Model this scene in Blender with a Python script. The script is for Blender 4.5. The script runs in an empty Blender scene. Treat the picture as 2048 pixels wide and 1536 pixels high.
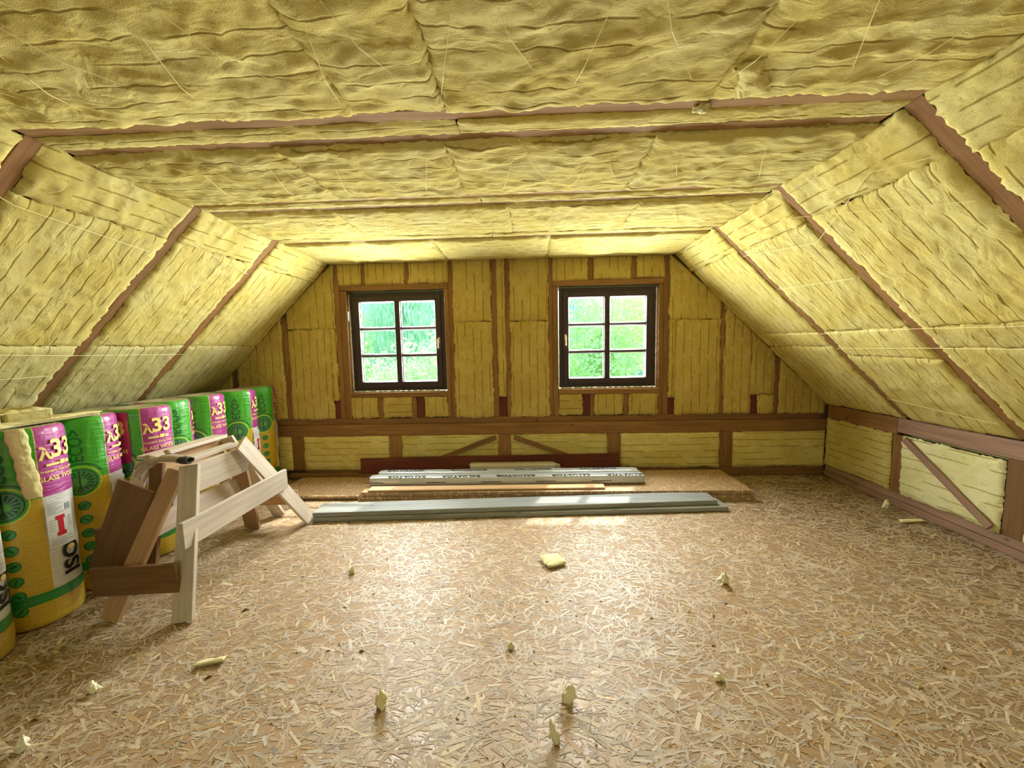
import bpy, bmesh, math, random
import numpy as np
from mathutils import Vector, Matrix
random.seed(7)
SC = bpy.context.scene
COL = SC.collection

# ------------------------------------------------------------------ camera, sky, sun, daylight
cam = bpy.data.cameras.new('camera'); camo = bpy.data.objects.new('camera', cam); COL.objects.link(camo)
cam.sensor_fit = 'HORIZONTAL'; cam.sensor_width = 36; cam.lens = 36 * 791.5 / 2048; cam.clip_start = 0.02; cam.clip_end = 300
_r = Vector((0.99906322, 0.03818132, -0.02036855)); _u = Vector((0.01661912, 0.0960669, 0.99523613)); _f = Vector((-0.03995617, 0.99464232, -0.09534237))
camo.matrix_world = Matrix(((_r.x, _u.x, -_f.x, 0), (_r.y, _u.y, -_f.y, 0), (_r.z, _u.z, -_f.z, 1.35), (0, 0, 0, 1)))
SC.camera = camo
SC.view_settings.view_transform = 'Standard'; SC.view_settings.look = 'None'
SC.view_settings.exposure = -0.27; SC.view_settings.gamma = 1.0; SC.view_settings.use_curve_mapping = False
SC.cycles.use_denoising = True
SC.cycles.use_adaptive_sampling = True; SC.cycles.adaptive_threshold = 0.06; SC.cycles.adaptive_min_samples = 16
SC.cycles.max_bounces = 8; SC.cycles.diffuse_bounces = 6; SC.cycles.transparent_max_bounces = 12
SC.cycles.sample_clamp_indirect = 6.0

w = bpy.data.worlds.new('sky'); SC.world = w; w.use_nodes = True
wn = w.node_tree.nodes; wl = w.node_tree.links
bg = wn['Background']; bg.inputs['Strength'].default_value = 2.9
tc = wn.new('ShaderNodeTexCoord'); sp = wn.new('ShaderNodeSeparateXYZ'); rp = wn.new('ShaderNodeValToRGB')
wl.new(tc.outputs['Generated'], sp.inputs[0]); wl.new(sp.outputs['Z'], rp.inputs[0]); wl.new(rp.outputs[0], bg.inputs['Color'])
rp.color_ramp.elements[0].color = (0.80, 0.92, 0.95, 1); rp.color_ramp.elements[1].color = (0.42, 0.62, 0.95, 1); rp.color_ramp.elements[1].position = 0.8

sun = bpy.data.lights.new('sun', 'SUN'); sun.energy = 8.0; sun.angle = math.radians(1.2); sun.color = (1.0, 0.95, 0.85)
suno = bpy.data.objects.new('sun', sun); COL.objects.link(suno)
suno.rotation_euler = Vector((-0.27, -0.665, -1.0)).to_track_quat('-Z', 'Y').to_euler()

def window_light(name, x, y, z, w_, h_, energy, color, to):
    l = bpy.data.lights.new(name, 'AREA'); l.shape = 'RECTANGLE'; l.size = w_; l.size_y = h_; l.energy = energy; l.color = color
    o = bpy.data.objects.new(name, l); COL.objects.link(o); o.location = (x, y, z)
    o.rotation_euler = Vector(to).to_track_quat('-Z', 'Y').to_euler()
    return o
# daylight entering the two gable windows in view, and the two of the gable behind the camera
window_light('daylight_gable_window_a', -1.32, 4.24, 1.42, 0.98, 1.0, 250, (0.98, 0.98, 0.96), (0, -1, -0.30))
window_light('daylight_gable_window_b', 0.80, 4.24, 1.42, 0.98, 1.0, 250, (0.98, 0.98, 0.96), (0, -1, -0.30))
window_light('daylight_front_window_a', -0.95, -2.72, 1.35, 1.1, 1.1, 12, (1.0, 0.96, 0.88), (0.0, 1, 0.0))
window_light('daylight_front_window_b', 1.35, -2.72, 1.35, 1.1, 1.1, 15, (1.0, 0.96, 0.88), (0.0, 1, 0.0))

# ------------------------------------------------------------------ helpers
def tag(o, label=None, cat=None, group=None, kind=None):
    if label: o['label'] = label
    if cat: o['category'] = cat
    if group: o['group'] = group
    if kind: o['kind'] = kind
    return o

def empty(name, loc, rz=0, label=None, cat=None, group=None):
    o = bpy.data.objects.new(name, None); COL.objects.link(o); o.empty_display_size = 0.1
    o.matrix_world = Matrix.Translation(Vector(loc)) @ Matrix.Rotation(rz, 4, 'Z')
    return tag(o, label, cat, group)

def link_mesh(name, me, mat, M=None, parent=None):
    o = bpy.data.objects.new(name, me); COL.objects.link(o)
    if mat is not None:
        for m_ in (mat if isinstance(mat, (list, tuple)) else [mat]): me.materials.append(m_)
    M = M or Matrix.Identity(4)
    if parent is not None:
        o.parent = parent; o.matrix_basis = parent.matrix_world.inverted() @ M if parent.type == 'EMPTY' else M
    else:
        o.matrix_basis = M
    return o

def copy_tree(src, loc, rz, label, cat=None, group=None):
    c = src.copy(); COL.objects.link(c); c.matrix_world = Matrix.Translation(Vector(loc)) @ Matrix.Rotation(rz, 4, 'Z')
    tag(c, label, cat or src.get('category'), group or src.get('group'))
    for ch in list(src.children):
        d = ch.copy(); COL.objects.link(d); d.parent = c; d.matrix_basis = ch.matrix_basis.copy()
        for g in list(ch.children):
            e = g.copy(); COL.objects.link(e); e.parent = d; e.matrix_basis = g.matrix_basis.copy()
    return c

def pydata(vs, fs, smooth=False):
    me = bpy.data.meshes.new('m'); me.from_pydata([tuple(map(float, v)) for v in vs], [], [tuple(map(int, f)) for f in fs]); me.update()
    if smooth: me.polygons.foreach_set('use_smooth', [True] * len(me.polygons))
    return me

def box_me(l, w_, t, bev=0.003, segs=1, warp=0.0, seed=0, end_cut=0.0):
    """a sawn timber: X is the grain direction; softened arises, optional slight warp and a ragged cut end"""
    bm = bmesh.new(); bmesh.ops.create_cube(bm, size=1)
    bmesh.ops.scale(bm, vec=(l, w_, t), verts=bm.verts)
    n = max(1, int(l / 0.25))
    if warp:
        es = [e for e in bm.edges if abs(e.verts[0].co.x - e.verts[1].co.x) > l * 0.5]
        bmesh.ops.subdivide_edges(bm, edges=es, cuts=n, use_grid_fill=True)
    if end_cut:
        for v in bm.verts:
            if abs(v.co.x) > l * 0.499: v.co.x += end_cut * v.co.y
    if bev: 
        es = [e for e in bm.edges if len(e.link_faces) == 2 and e.calc_face_angle(0) > 0.5]
        bmesh.ops.bevel(bm, geom=es, offset=min(bev, t * 0.3), segments=segs, affect='EDGES')
    rs = random.Random(seed); a, b = rs.uniform(-1, 1), rs.uniform(-1, 1)
    if warp:
        for v in bm.verts:
            s = v.co.x / l
            v.co.y += warp * a * (math.cos(s * math.pi) - 0.5); v.co.z += warp * 0.5 * b * (math.cos(s * math.pi) - 0.5)
    me = bpy.data.meshes.new('board'); bm.to_mesh(me); bm.free(); return me

def frame_mat(o, x, y, z=None):
    x = Vector(x).normalized(); y = Vector(y); y = (y - x * y.dot(x)).normalized(); z = x.cross(y)
    return Matrix(((x.x, y.x, z.x, o[0]), (x.y, y.y, z.y, o[1]), (x.z, y.z, z.z, o[2]), (0, 0, 0, 1)))

SEED = [0]
def board(name, p0, p1, width, thick, wdir, mat, parent=None, bev=0.003, warp=0.0, label=None, cat=None, group=None, kind=None, end_cut=0.0):
    """a straight timber from p0 to p1 (centre line); wdir = direction of its width"""
    p0, p1 = Vector(p0), Vector(p1); SEED[0] += 1
    me = box_me((p1 - p0).length, width, thick, bev, warp=warp, seed=SEED[0], end_cut=end_cut)
    o = link_mesh(name, me, mat, frame_mat((p0 + p1) / 2, p1 - p0, wdir), parent)
    return tag(o, label, cat, group, kind)

def aabb(name, x0, x1, y0, y1, z0, z1, mat, parent=None, axis=0, **k):
    """an axis-aligned timber, grain along axis"""
    c = Vector(((x0 + x1) / 2, (y0 + y1) / 2, (z0 + z1) / 2)); d = (x1 - x0, y1 - y0, z1 - z0)
    ax = [Vector((1, 0, 0)), Vector((0, 1, 0)), Vector((0, 0, 1))]
    a = ax[axis]; b = ax[(axis + 1) % 3]
    h = a * d[axis] / 2
    return board(name, c - h, c + h, d[(axis + 1) % 3], d[(axis + 2) % 3], b, mat, parent, **k)

# vectorised value noise
def _hash(ix, iy, seed):
    n = (ix.astype(np.int64) * 374761393 + iy.astype(np.int64) * 668265263 + seed * 1442695041) & 0xFFFFFFFF
    n = ((n ^ (n >> 13)) * 1274126177) & 0xFFFFFFFF
    n = (n ^ (n >> 16)) & 0xFFFFFFFF
    return n / 4294967295.0
def vnoise(x, y, seed=0):
    x = np.asarray(x, float); y = np.asarray(y, float)
    ix, iy = np.floor(x), np.floor(y); fx, fy = x - ix, y - iy
    fx = fx * fx * (3 - 2 * fx); fy = fy * fy * (3 - 2 * fy)
    a = _hash(ix, iy, seed); b = _hash(ix + 1, iy, seed); c = _hash(ix, iy + 1, seed); d = _hash(ix + 1, iy + 1, seed)
    return (a * (1 - fx) + b * fx) * (1 - fy) + (c * (1 - fx) + d * fx) * fy
def fbm(x, y, seed=0, octv=3):
    s = 0; a = 1; t = 0
    for i in range(octv):
        s = s + a * (vnoise(x, y, seed + i * 17) - 0.5) * 2; t += a; a *= 0.5; x = x * 2.03 + 5.1; y = y * 2.03 + 1.7
    return s / t

# ------------------------------------------------------------------ materials
def mat_new(name):
    m = bpy.data.materials.new(name); m.use_nodes = True; nt = m.node_tree
    return m, nt, nt.nodes['Principled BSDF']
class G:
    """tiny node-graph builder"""
    def __init__(s, nt): s.nt = nt
    def n(s, t, **k):
        o = s.nt.nodes.new(t)
        for a, b in k.items(): setattr(o, a, b)
        return o
    def set(s, sock, v):
        if hasattr(v, 'is_linked') or isinstance(v, bpy.types.NodeSocket): s.nt.links.new(v, sock)
        elif isinstance(v, (tuple, list)) and len(v) == 3 and sock.type == 'RGBA': sock.default_value = (*v, 1)
        else: sock.default_value = v
    def math(s, op, a, b=0.0, c=0.0, clamp=False):
        o = s.n('ShaderNodeMath', operation=op, use_clamp=clamp); s.set(o.inputs[0], a); s.set(o.inputs[1], b); s.set(o.inputs[2], c); return o.outputs[0]
    def mix(s, f, a, b, bt='MIX'):
        o = s.n('ShaderNodeMix', data_type='RGBA', blend_type=bt); s.set(o.inputs[0], f); s.set(o.inputs[6], a); s.set(o.inputs[7], b); return o.outputs[2]
    def noise(s, vec, scale, detail=3, rough=0.5, dist=0.0, out=0):
        o = s.n('ShaderNodeTexNoise'); s.set(o.inputs['Vector'], vec); o.inputs['Scale'].default_value = scale; o.inputs['Detail'].default_value = detail
        o.inputs['Roughness'].default_value = rough; o.inputs['Distortion'].default_value = dist; return o.outputs[out]
    def vec(s, x, y, z):
        o = s.n('ShaderNodeCombineXYZ'); s.set(o.inputs[0], x); s.set(o.inputs[1], y); s.set(o.inputs[2], z); return o.outputs[0]
    def sep(s, v):
        o = s.n('ShaderNodeSeparateXYZ'); s.set(o.inputs[0], v); return o.outputs
    def mapr(s, v, a, b, c=0.0, d=1.0):
        o = s.n('ShaderNodeMapRange'); o.interpolation_type = 'SMOOTHSTEP'; s.set(o.inputs[0], v)
        for i, q in enumerate((a, b, c, d)): s.set(o.inputs[i + 1], q)
        return o.outputs[0]
    def scale(s, v, sx, sy, sz, rot=0.0, loc=(0, 0, 0)):
        o = s.n('ShaderNodeMapping'); s.set(o.inputs[0], v); o.inputs['Scale'].default_value = (sx, sy, sz); o.inputs['Rotation'].default_value = (0, 0, rot); o.inputs['Location'].default_value = loc; return o.outputs[0]
    def obj(s): return s.n('ShaderNodeTexCoord').outputs['Object']
    def rnd(s): return s.n('ShaderNodeObjectInfo').outputs['Random']
    def bump(s, h, strength, dist, bsdf, prev=None):
        o = s.n('ShaderNodeBump'); o.inputs['Strength'].default_value = strength; o.inputs['Distance'].default_value = dist; s.set(o.inputs['Height'], h)
        if prev is not None: s.set(o.inputs['Normal'], prev)
        if bsdf is not None: s.set(bsdf.inputs['Normal'], o.outputs[0])
        return o.outputs[0]

def add_v(g, v, w_):
    o = g.n('ShaderNodeVectorMath', operation='ADD'); g.set(o.inputs[0], v); g.set(o.inputs[1], w_); return o.outputs[0]

def wool_mat(name, base=(0.55, 0.44, 0.105), pale=(0.62, 0.54, 0.20), deep=(0.40, 0.275, 0.038), spacing=0.082, lines=True, dash_len=0.26, fill=0.80, wobble=0.008, wide=1.05, ink=(0.21, 0.135, 0.014)):
    """glass wool: fibrous yellow mat with the broken slit lines that run along local X"""
    m, nt, b = mat_new(name); g = G(nt); P = g.obj(); R = g.rnd()
    off = g.vec(g.math('MULTIPLY', R, 37.0), g.math('MULTIPLY', R, 19.0), 0.0); Q = add_v(g, P, off)
    n1 = g.noise(Q, 3.2, 4, 0.6); n2 = g.noise(g.scale(Q, 1, 1.5, 1), 24, 5, 0.68); n3 = g.noise(Q, 240, 2, 0.7)
    c = g.mix(g.mapr(n1, 0.32, 0.68), base, pale); c = g.mix(g.mapr(n2, 0.52, 0.74), c, deep); c = g.mix(g.math('MULTIPLY', g.mapr(n3, 0.3, 0.75), 0.30), c, (0.80, 0.72, 0.36))
    rr = g.math('MULTIPLY_ADD', R, 0.14, 0.92)
    hsv = g.n('ShaderNodeHueSaturation'); g.set(hsv.inputs['Color'], c); g.set(hsv.inputs['Value'], rr); c = hsv.outputs[0]
    # wrinkle height
    wr = g.n('ShaderNodeTexNoise', noise_type='RIDGED_MULTIFRACTAL') if False else None
    w1 = g.math('ABSOLUTE', g.math('SUBTRACT', g.noise(g.scale(Q, 1, 1.7, 1), 5.0, 3, 0.55, 0.6), 0.5))
    h = g.math('MULTIPLY', g.mapr(w1, 0.0, 0.10), 0.42)
    h = g.math('ADD', h, g.math('MULTIPLY', n2, 0.55)); h = g.math('ADD', h, g.math('MULTIPLY', n3, 0.36))
    if lines:
        x, y, z = g.sep(P)
        wob = g.math('MULTIPLY', g.math('SUBTRACT', g.noise(Q, 3.0, 2), 0.5), wobble * 2)
        yy = g.math('DIVIDE', g.math('ADD', y, g.math('ADD', wob, g.math('MULTIPLY', R, spacing))), spacing)
        row = g.math('FLOOR', yy); fr = g.math('ABSOLUTE', g.math('SUBTRACT', g.math('FRACT', yy), 0.5))
        wn_ = g.n('ShaderNodeTexWhiteNoise', noise_dimensions='2D'); g.set(wn_.inputs['Vector'], g.vec(row, R, 0.0))
        xd = g.math('ADD', g.math('DIVIDE', g.math('ADD', x, g.math('MULTIPLY', g.noise(g.vec(g.math('MULTIPLY', x, 5.0), g.math('MULTIPLY', row, 5.3), R), 1.0, 1), 0.05)), dash_len), wn_.outputs['Value'])
        cell = g.math('FLOOR', xd); wn2 = g.n('ShaderNodeTexWhiteNoise', noise_dimensions='3D'); g.set(wn2.inputs['Vector'], g.vec(row, cell, R))
        fx = g.math('ABSOLUTE', g.math('SUBTRACT', g.math('FRACT', xd), 0.5))
        dash = g.math('MULTIPLY', g.mapr(fx, fill / 2 - 0.05, fill / 2 + 0.03, 1.0, 0.0), g.math('MULTIPLY_ADD', g.mapr(wn2.outputs['Value'], 0.02, 0.30), 0.85, 0.15))
        thick = g.math('MULTIPLY', g.math('MULTIPLY_ADD', g.noise(Q, 16, 2), 0.055, 0.016), wide)
        ln = g.math('MULTIPLY', g.math('SUBTRACT', 1.0, g.mapr(fr, g.math('MULTIPLY', thick, 0.35), g.math('MULTIPLY', thick, 1.75))), dash)
        c = g.mix(g.math('MULTIPLY', ln, 0.74), c, ink)
        h = g.math('SUBTRACT', h, g.math('MULTIPLY', ln, 0.55))
    nt.links.new(c, b.inputs['Base Color']); b.inputs['Roughness'].default_value = 1.0; b.inputs['Specular IOR Level'].default_value = 0.05
    g.bump(h, 0.42, 0.010, b)
    return m

def wood_mat(name, a, b_, knots=True, rough=0.75, grain=1.0, spec=0.25):
    m, nt, b = mat_new(name); g = G(nt); P = g.obj(); R = g.rnd()
    Q = add_v(g, P, g.vec(g.math('MULTIPLY', R, 31.0), g.math('MULTIPLY', R, 11.0), g.math('MULTIPLY', R, 7.0)))
    w1 = g.noise(g.scale(Q, 1.2, 22, 22), 1.6, 5, 0.6, 0.8); w2 = g.noise(g.scale(Q, 3, 150, 150), 1.0, 3, 0.6); w3 = g.noise(Q, 2.0, 2)
    c = g.mix(g.mapr(w1, 0.35, 0.66), a, b_); c = g.mix(g.math('MULTIPLY', g.mapr(w2, 0.45, 0.75), 0.35 * grain), c, tuple(q * 0.55 for q in b_))
    c = g.mix(g.math('MULTIPLY', g.mapr(w3, 0.4, 0.75), 0.35), c, tuple(q * 0.7 for q in b_))
    h = g.math('ADD', w1, g.math('MULTIPLY', w2, 0.7))
    if knots:
        v = g.n('ShaderNodeTexVoronoi'); g.set(v.inputs['Vector'], g.scale(Q, 1.0, 2.2, 2.2)); v.inputs['Scale'].default_value = 3.2
        kn = g.mapr(v.outputs['Distance'], 0.035, 0.085, 1.0, 0.0)
        c = g.mix(g.math('MULTIPLY', kn, 0.75), c, tuple(q * 0.28 for q in b_))
    hsv = g.n('ShaderNodeHueSaturation'); g.set(hsv.inputs['Color'], c); g.set(hsv.inputs['Value'], g.math('MULTIPLY_ADD', R, 0.3, 0.85)); c = hsv.outputs[0]
    nt.links.new(c, b.inputs['Base Color']); b.inputs['Roughness'].default_value = rough; b.inputs['Specular IOR Level'].default_value = spec
    g.bump(h, 0.25, 0.002, b)
    return m

def osb_mat(name, tint=(1, 1, 1), scale=1.0, rough=0.42):
    m, nt, b = mat_new(name); g = G(nt); P = g.obj(); R = g.rnd()
    T = lambda c: tuple(q * t for q, t in zip(c, tint))
    Q = add_v(g, P, g.vec(g.math('MULTIPLY', R, 13.0), g.math('MULTIPLY', R, 5.0), 0.0))
    Q = add_v(g, Q, g.n('ShaderNodeVectorMath').outputs[0]) if False else Q
    c = g.mix(g.noise(Q, 1.3, 3), T((0.47, 0.31, 0.165)), T((0.56, 0.39, 0.225)))
    c = g.mix(g.mapr(g.noise(g.scale(Q, 1, 5, 1), 30, 3, 0.6), 0.35, 0.7), c, T((0.36, 0.225, 0.105)))
    hsum = g.noise(Q, 60, 2)
    cols = [(0.60, 0.43, 0.26), (0.40, 0.25, 0.12), (0.66, 0.50, 0.31), (0.50, 0.33, 0.18), (0.72, 0.57, 0.37), (0.47, 0.30, 0.155), (0.80, 0.66, 0.44), (0.57, 0.40, 0.23), (0.84, 0.72, 0.50)]
    cols = [cols[(i * 4) % 9] for i in range(5)]
    for i, col in enumerate(cols):
        sc_ = (13.0, 17.0, 21.0, 15.0, 26.0)[i % 5] * scale
        q = g.scale(Q, 1, 1, 1, 0.7 * i, (i * 3.1, i * 1.7, 0))
        wv = g.n('ShaderNodeTexVoronoi', voronoi_dimensions='2D'); g.set(wv.inputs['Vector'], q); wv.inputs['Scale'].default_value = sc_; wv.inputs['Randomness'].default_value = 1.0
        rc = g.n('ShaderNodeSeparateColor'); g.set(rc.inputs[0], wv.outputs['Color'])
        dv = g.n('ShaderNodeVectorMath', operation='SUBTRACT'); g.set(dv.inputs[0], q); g.set(dv.inputs[1], wv.outputs['Position'])
        an = g.math('MULTIPLY', rc.outputs[0], 6.2832); ca, sa = g.math('COSINE', an), g.math('SINE', an); dx, dy, dz = g.sep(dv.outputs[0])
        lx = g.math('ADD', g.math('MULTIPLY', dx, ca), g.math('MULTIPLY', dy, sa)); ly = g.math('SUBTRACT', g.math('MULTIPLY', dy, ca), g.math('MULTIPLY', dx, sa))
        hl = g.math('MULTIPLY_ADD', rc.outputs[2], 0.30 / sc_, 0.40 / sc_); hw = g.math('MULTIPLY_ADD', rc.outputs[1], 0.085 / sc_, 0.035 / sc_)
        f = g.math('MULTIPLY', g.math('LESS_THAN', g.math('ABSOLUTE', lx), hl), g.math('LESS_THAN', g.math('ABSOLUTE', g.math('ADD', ly, g.math('MULTIPLY', lx, 0.04))), hw))
        fib = g.noise(g.vec(g.math('MULTIPLY', lx, 12.0), g.math('MULTIPLY', ly, 420.0), rc.outputs[0]), 1.0, 1)
        shade = g.mix(g.math('FRACT', g.math('MULTIPLY', rc.outputs[2], 7.3)), T(tuple(q_ * 0.80 for q_ in col)), T(tuple(min(1, q_ * 1.15) for q_ in col)))
        shade = g.mix(g.math('MULTIPLY', fib, 0.22), shade, T((0.34, 0.2, 0.09)))
        c = g.mix(g.math('MULTIPLY', f, 0.9), c, shade)
        hsum = g.math('ADD', hsum, g.math('MULTIPLY', f, g.math('MULTIPLY_ADD', rc.outputs[1], 0.35, -0.1)))
    # tiny dark voids between strands
    v = g.n('ShaderNodeTexVoronoi', voronoi_dimensions='2D'); g.set(v.inputs['Vector'], g.scale(Q, 1, 1.6, 1)); v.inputs['Scale'].default_value = 16
    rc = g.n('ShaderNodeSeparateColor'); g.set(rc.inputs[0], v.outputs['Color'])
    vd = g.math('MULTIPLY', g.mapr(v.outputs['Distance'], 0.05, 0.09, 1.0, 0.0), g.math('GREATER_THAN', rc.outputs[0], 0.86))
    c = g.mix(g.math('MULTIPLY', vd, 0.7), c, (0.05, 0.025, 0.01))
    nt.links.new(c, b.inputs['Base Color']); b.inputs['Specular IOR Level'].default_value = 0.5
    nt.links.new(g.math('MULTIPLY_ADD', g.noise(Q, 25, 2), 0.25, rough - 0.1), b.inputs['Roughness'])
    g.bump(g.math('SUBTRACT', hsum, vd), 0.35, 0.0025, b)
    return m

def plain(name, col, rough=0.6, metal=0.0, bump=0.0, bscale=40, spec=0.5, var=0.15, coat=0.0):
    m, nt, b = mat_new(name); g = G(nt); P = g.obj()
    c = g.mix(g.math('MULTIPLY', g.noise(P, bscale * 0.5, 3), 1.0), tuple(q * (1 - var) for q in col), tuple(min(1, q * (1 + var)) for q in col))
    nt.links.new(c, b.inputs['Base Color']); b.inputs['Roughness'].default_value = rough; b.inputs['Metallic'].default_value = metal; b.inputs['Specular IOR Level'].default_value = spec
    b.inputs['Coat Weight'].default_value = coat; b.inputs['Coat Roughness'].default_value = 0.15
    if bump: g.bump(g.noise(P, bscale, 3), bump, 0.004, b)
    return m

M = {}
M['wool'] = wool_mat('glass_wool')
M['wool_ceiling'] = wool_mat('glass_wool_ceiling', spacing=0.088, dash_len=0.42, fill=0.78, wobble=0.016, wide=1.0)
M['wool_grey'] = wool_mat('glass_wool_dusty', base=(0.47, 0.40, 0.15), pale=(0.54, 0.50, 0.25), deep=(0.34, 0.26, 0.07))
M['wool_wall_dimmed'] = wool_mat('glass_wool_wall_shaded', spacing=0.08, dash_len=0.42, fill=0.84, wide=0.85, ink=(0.13, 0.065, 0.004), base=(0.375, 0.255, 0.042), pale=(0.44, 0.325, 0.075), deep=(0.27, 0.165, 0.018))  # same wool, base darkened and yellowed for the window wall's dim bounced light
M['wool_low'] = wool_mat('glass_wool_low', spacing=0.066, dash_len=0.5, fill=0.82, base=(0.50, 0.40, 0.105), pale=(0.58, 0.50, 0.19), deep=(0.38, 0.27, 0.045))
M['wool_knee_lit'] = wool_mat('glass_wool_daylit', spacing=0.072, dash_len=0.4, fill=0.70, ink=(0.30, 0.24, 0.06), base=(0.70, 0.68, 0.34), pale=(0.80, 0.78, 0.48), deep=(0.56, 0.50, 0.19))  # same wool, base paled to carry sky light on the bare knee wall
M['wool_plain'] = wool_mat('glass_wool_torn', lines=False, base=(0.60, 0.52, 0.22), pale=(0.70, 0.66, 0.38), deep=(0.48, 0.37, 0.12))
M['wood'] = wood_mat('reddish_timber', (0.27, 0.142, 0.052), (0.20, 0.098, 0.034), rough=0.8, spec=0.15)
M['wood_beam'] = wood_mat('ceiling_timber', (0.37, 0.222, 0.092), (0.29, 0.165, 0.064), rough=0.8, spec=0.15)
M['wood_lit'] = wood_mat('daylit_timber', (0.36, 0.23, 0.16), (0.27, 0.155, 0.105), rough=0.75)  # knee wall timber, daylight from behind the camera put into its paler colour
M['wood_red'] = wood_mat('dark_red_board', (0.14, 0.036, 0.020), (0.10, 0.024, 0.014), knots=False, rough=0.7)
M['pale'] = wood_mat('pale_spruce', (0.62, 0.54, 0.45), (0.50, 0.42, 0.34), rough=0.65, grain=0.6)
M['tan'] = wood_mat('tan_spruce', (0.50, 0.32, 0.17), (0.42, 0.25, 0.12), rough=0.65, grain=0.5)
M['brown'] = wood_mat('brown_board', (0.23, 0.125, 0.05), (0.18, 0.09, 0.034), rough=0.7, grain=0.6)  # brown boards, base lowered to include the shade of the backlit trestle
M['silver'] = wood_mat('weathered_grey_plank', (0.27, 0.28, 0.265), (0.19, 0.20, 0.19), rough=0.55, grain=0.8, spec=0.4)
M['osb'] = osb_mat('osb_floor')
M['osb2'] = osb_mat('osb_sheet', tint=(0.72, 0.68, 0.62))
M['frame'] = plain('dark_brown_lacquer', (0.024, 0.009, 0.006), 0.5, bump=0.1, bscale=20)
M['foam'] = plain('mounting_foam', (0.62, 0.56, 0.42), 0.9, bump=0.8, bscale=60)
M['spacer'] = plain('white_spacer', (0.9, 0.92, 0.92), 0.4)
M['brass'] = plain('brass', (0.75, 0.58, 0.28), 0.3, metal=0.9)
M['twine'] = plain('yellow_twine', (0.92, 0.82, 0.42), 0.7)
M['grass'] = plain('lawn', (0.27, 0.44, 0.10), 1.0, bump=0.5, bscale=8, var=0.4, spec=0.1)
M['bark'] = plain('bark', (0.14, 0.10, 0.07), 0.9, bump=0.5, bscale=12)
M['ink'] = plain('black_ink', (0.015, 0.015, 0.018), 0.5)
M['yprint'] = plain('yellow_print', (0.90, 0.72, 0.22), 0.45)
M['gprint'] = plain('dark_green_print', (0.01, 0.12, 0.03), 0.45)
M['tuft'] = wool_mat('pale_tuft', lines=False, base=(0.80, 0.74, 0.42), pale=(0.90, 0.88, 0.68), deep=(0.66, 0.55, 0.24))
M['cloth'] = plain('grey_glove_cloth', (0.36, 0.30, 0.22), 0.95, bump=0.5, bscale=90)
M['cuff'] = plain('dark_cuff', (0.04, 0.035, 0.03), 0.9)
M['outer'] = plain('sheathing', (0.20, 0.12, 0.06), 0.9)

def glass_mat():
    m = bpy.data.materials.new('window_glass'); m.use_nodes = True; nt = m.node_tree; nt.nodes.clear()
    o = nt.nodes.new('ShaderNodeOutputMaterial'); mx = nt.nodes.new('ShaderNodeMixShader'); t = nt.nodes.new('ShaderNodeBsdfTransparent'); gl = nt.nodes.new('ShaderNodeBsdfGlossy')
    t.inputs[0].default_value = (0.96, 1.0, 0.98, 1); gl.inputs['Roughness'].default_value = 0.02; mx.inputs[0].default_value = 0.012
    nt.links.new(t.outputs[0], mx.inputs[1]); nt.links.new(gl.outputs[0], mx.inputs[2]); nt.links.new(mx.outputs[0], o.inputs[0]); return m
M['glass'] = glass_mat()

def leaf_mat(name, c1, c2):
    m = bpy.data.materials.new(name); m.use_nodes = True; nt = m.node_tree; nt.nodes.clear(); g = G(nt)
    P = g.obj(); c = g.mix(g.mapr(g.noise(P, 1.3, 3, 0.7), 0.35, 0.65), c1, c2); c = g.mix(g.noise(P, 14, 2), c, tuple(min(1, q * 1.3) for q in c1))
    d = nt.nodes.new('ShaderNodeBsdfDiffuse'); t = nt.nodes.new('ShaderNodeBsdfTranslucent'); mx = nt.nodes.new('ShaderNodeMixShader'); o = nt.nodes.new('ShaderNodeOutputMaterial')
    nt.links.new(c, d.inputs[0]); nt.links.new(c, t.inputs[0]); mx.inputs[0].default_value = 0.4
    nt.links.new(d.outputs[0], mx.inputs[1]); nt.links.new(t.outputs[0], mx.inputs[2]); nt.links.new(mx.outputs[0], o.inputs[0]); return m
M['leaf_bright'] = leaf_mat('bright_leaves', (0.66, 0.84, 0.50), (0.50, 0.76, 0.46))  # all leaf colours are paled to hold the outdoor haze and glare
M['leaf_mid'] = leaf_mat('mid_leaves', (0.58, 0.78, 0.62), (0.46, 0.68, 0.56))
M['leaf_hazed'] = leaf_mat('haze_tinted_leaves', (0.58, 0.76, 0.76), (0.46, 0.62, 0.68))  # distance haze painted in as a bluer leaf colour
M['leaf_gold'] = leaf_mat('yellow_green_leaves', (0.80, 0.88, 0.54), (0.60, 0.80, 0.48))

# ------------------------------------------------------------------ room dimensions
XL, XR = -1.9735, 1.442          # where the level ceiling meets the slopes
XKL, XKR = -3.488, 2.957         # knee walls
ZC, ZK, YB, YF = 2.2206, 0.7208, 3.995, -2.6
SL = (ZC - ZK) / (XKR - XR)
def slope_pt(side, d, y, n=0.0):
    """point on the slope d metres down from the ridge line, n out of the slope into the room"""
    s = 1 if side > 0 else -1; L = math.hypot(1, SL); ux, uz = 1 / L, -SL / L
    x0 = XR if s > 0 else XL
    return Vector((x0 + s * (ux * d - SL / L * n), y, ZC + uz * d - n / L))
SLEN = (XKR - XR) * math.hypot(1, SL)

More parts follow.
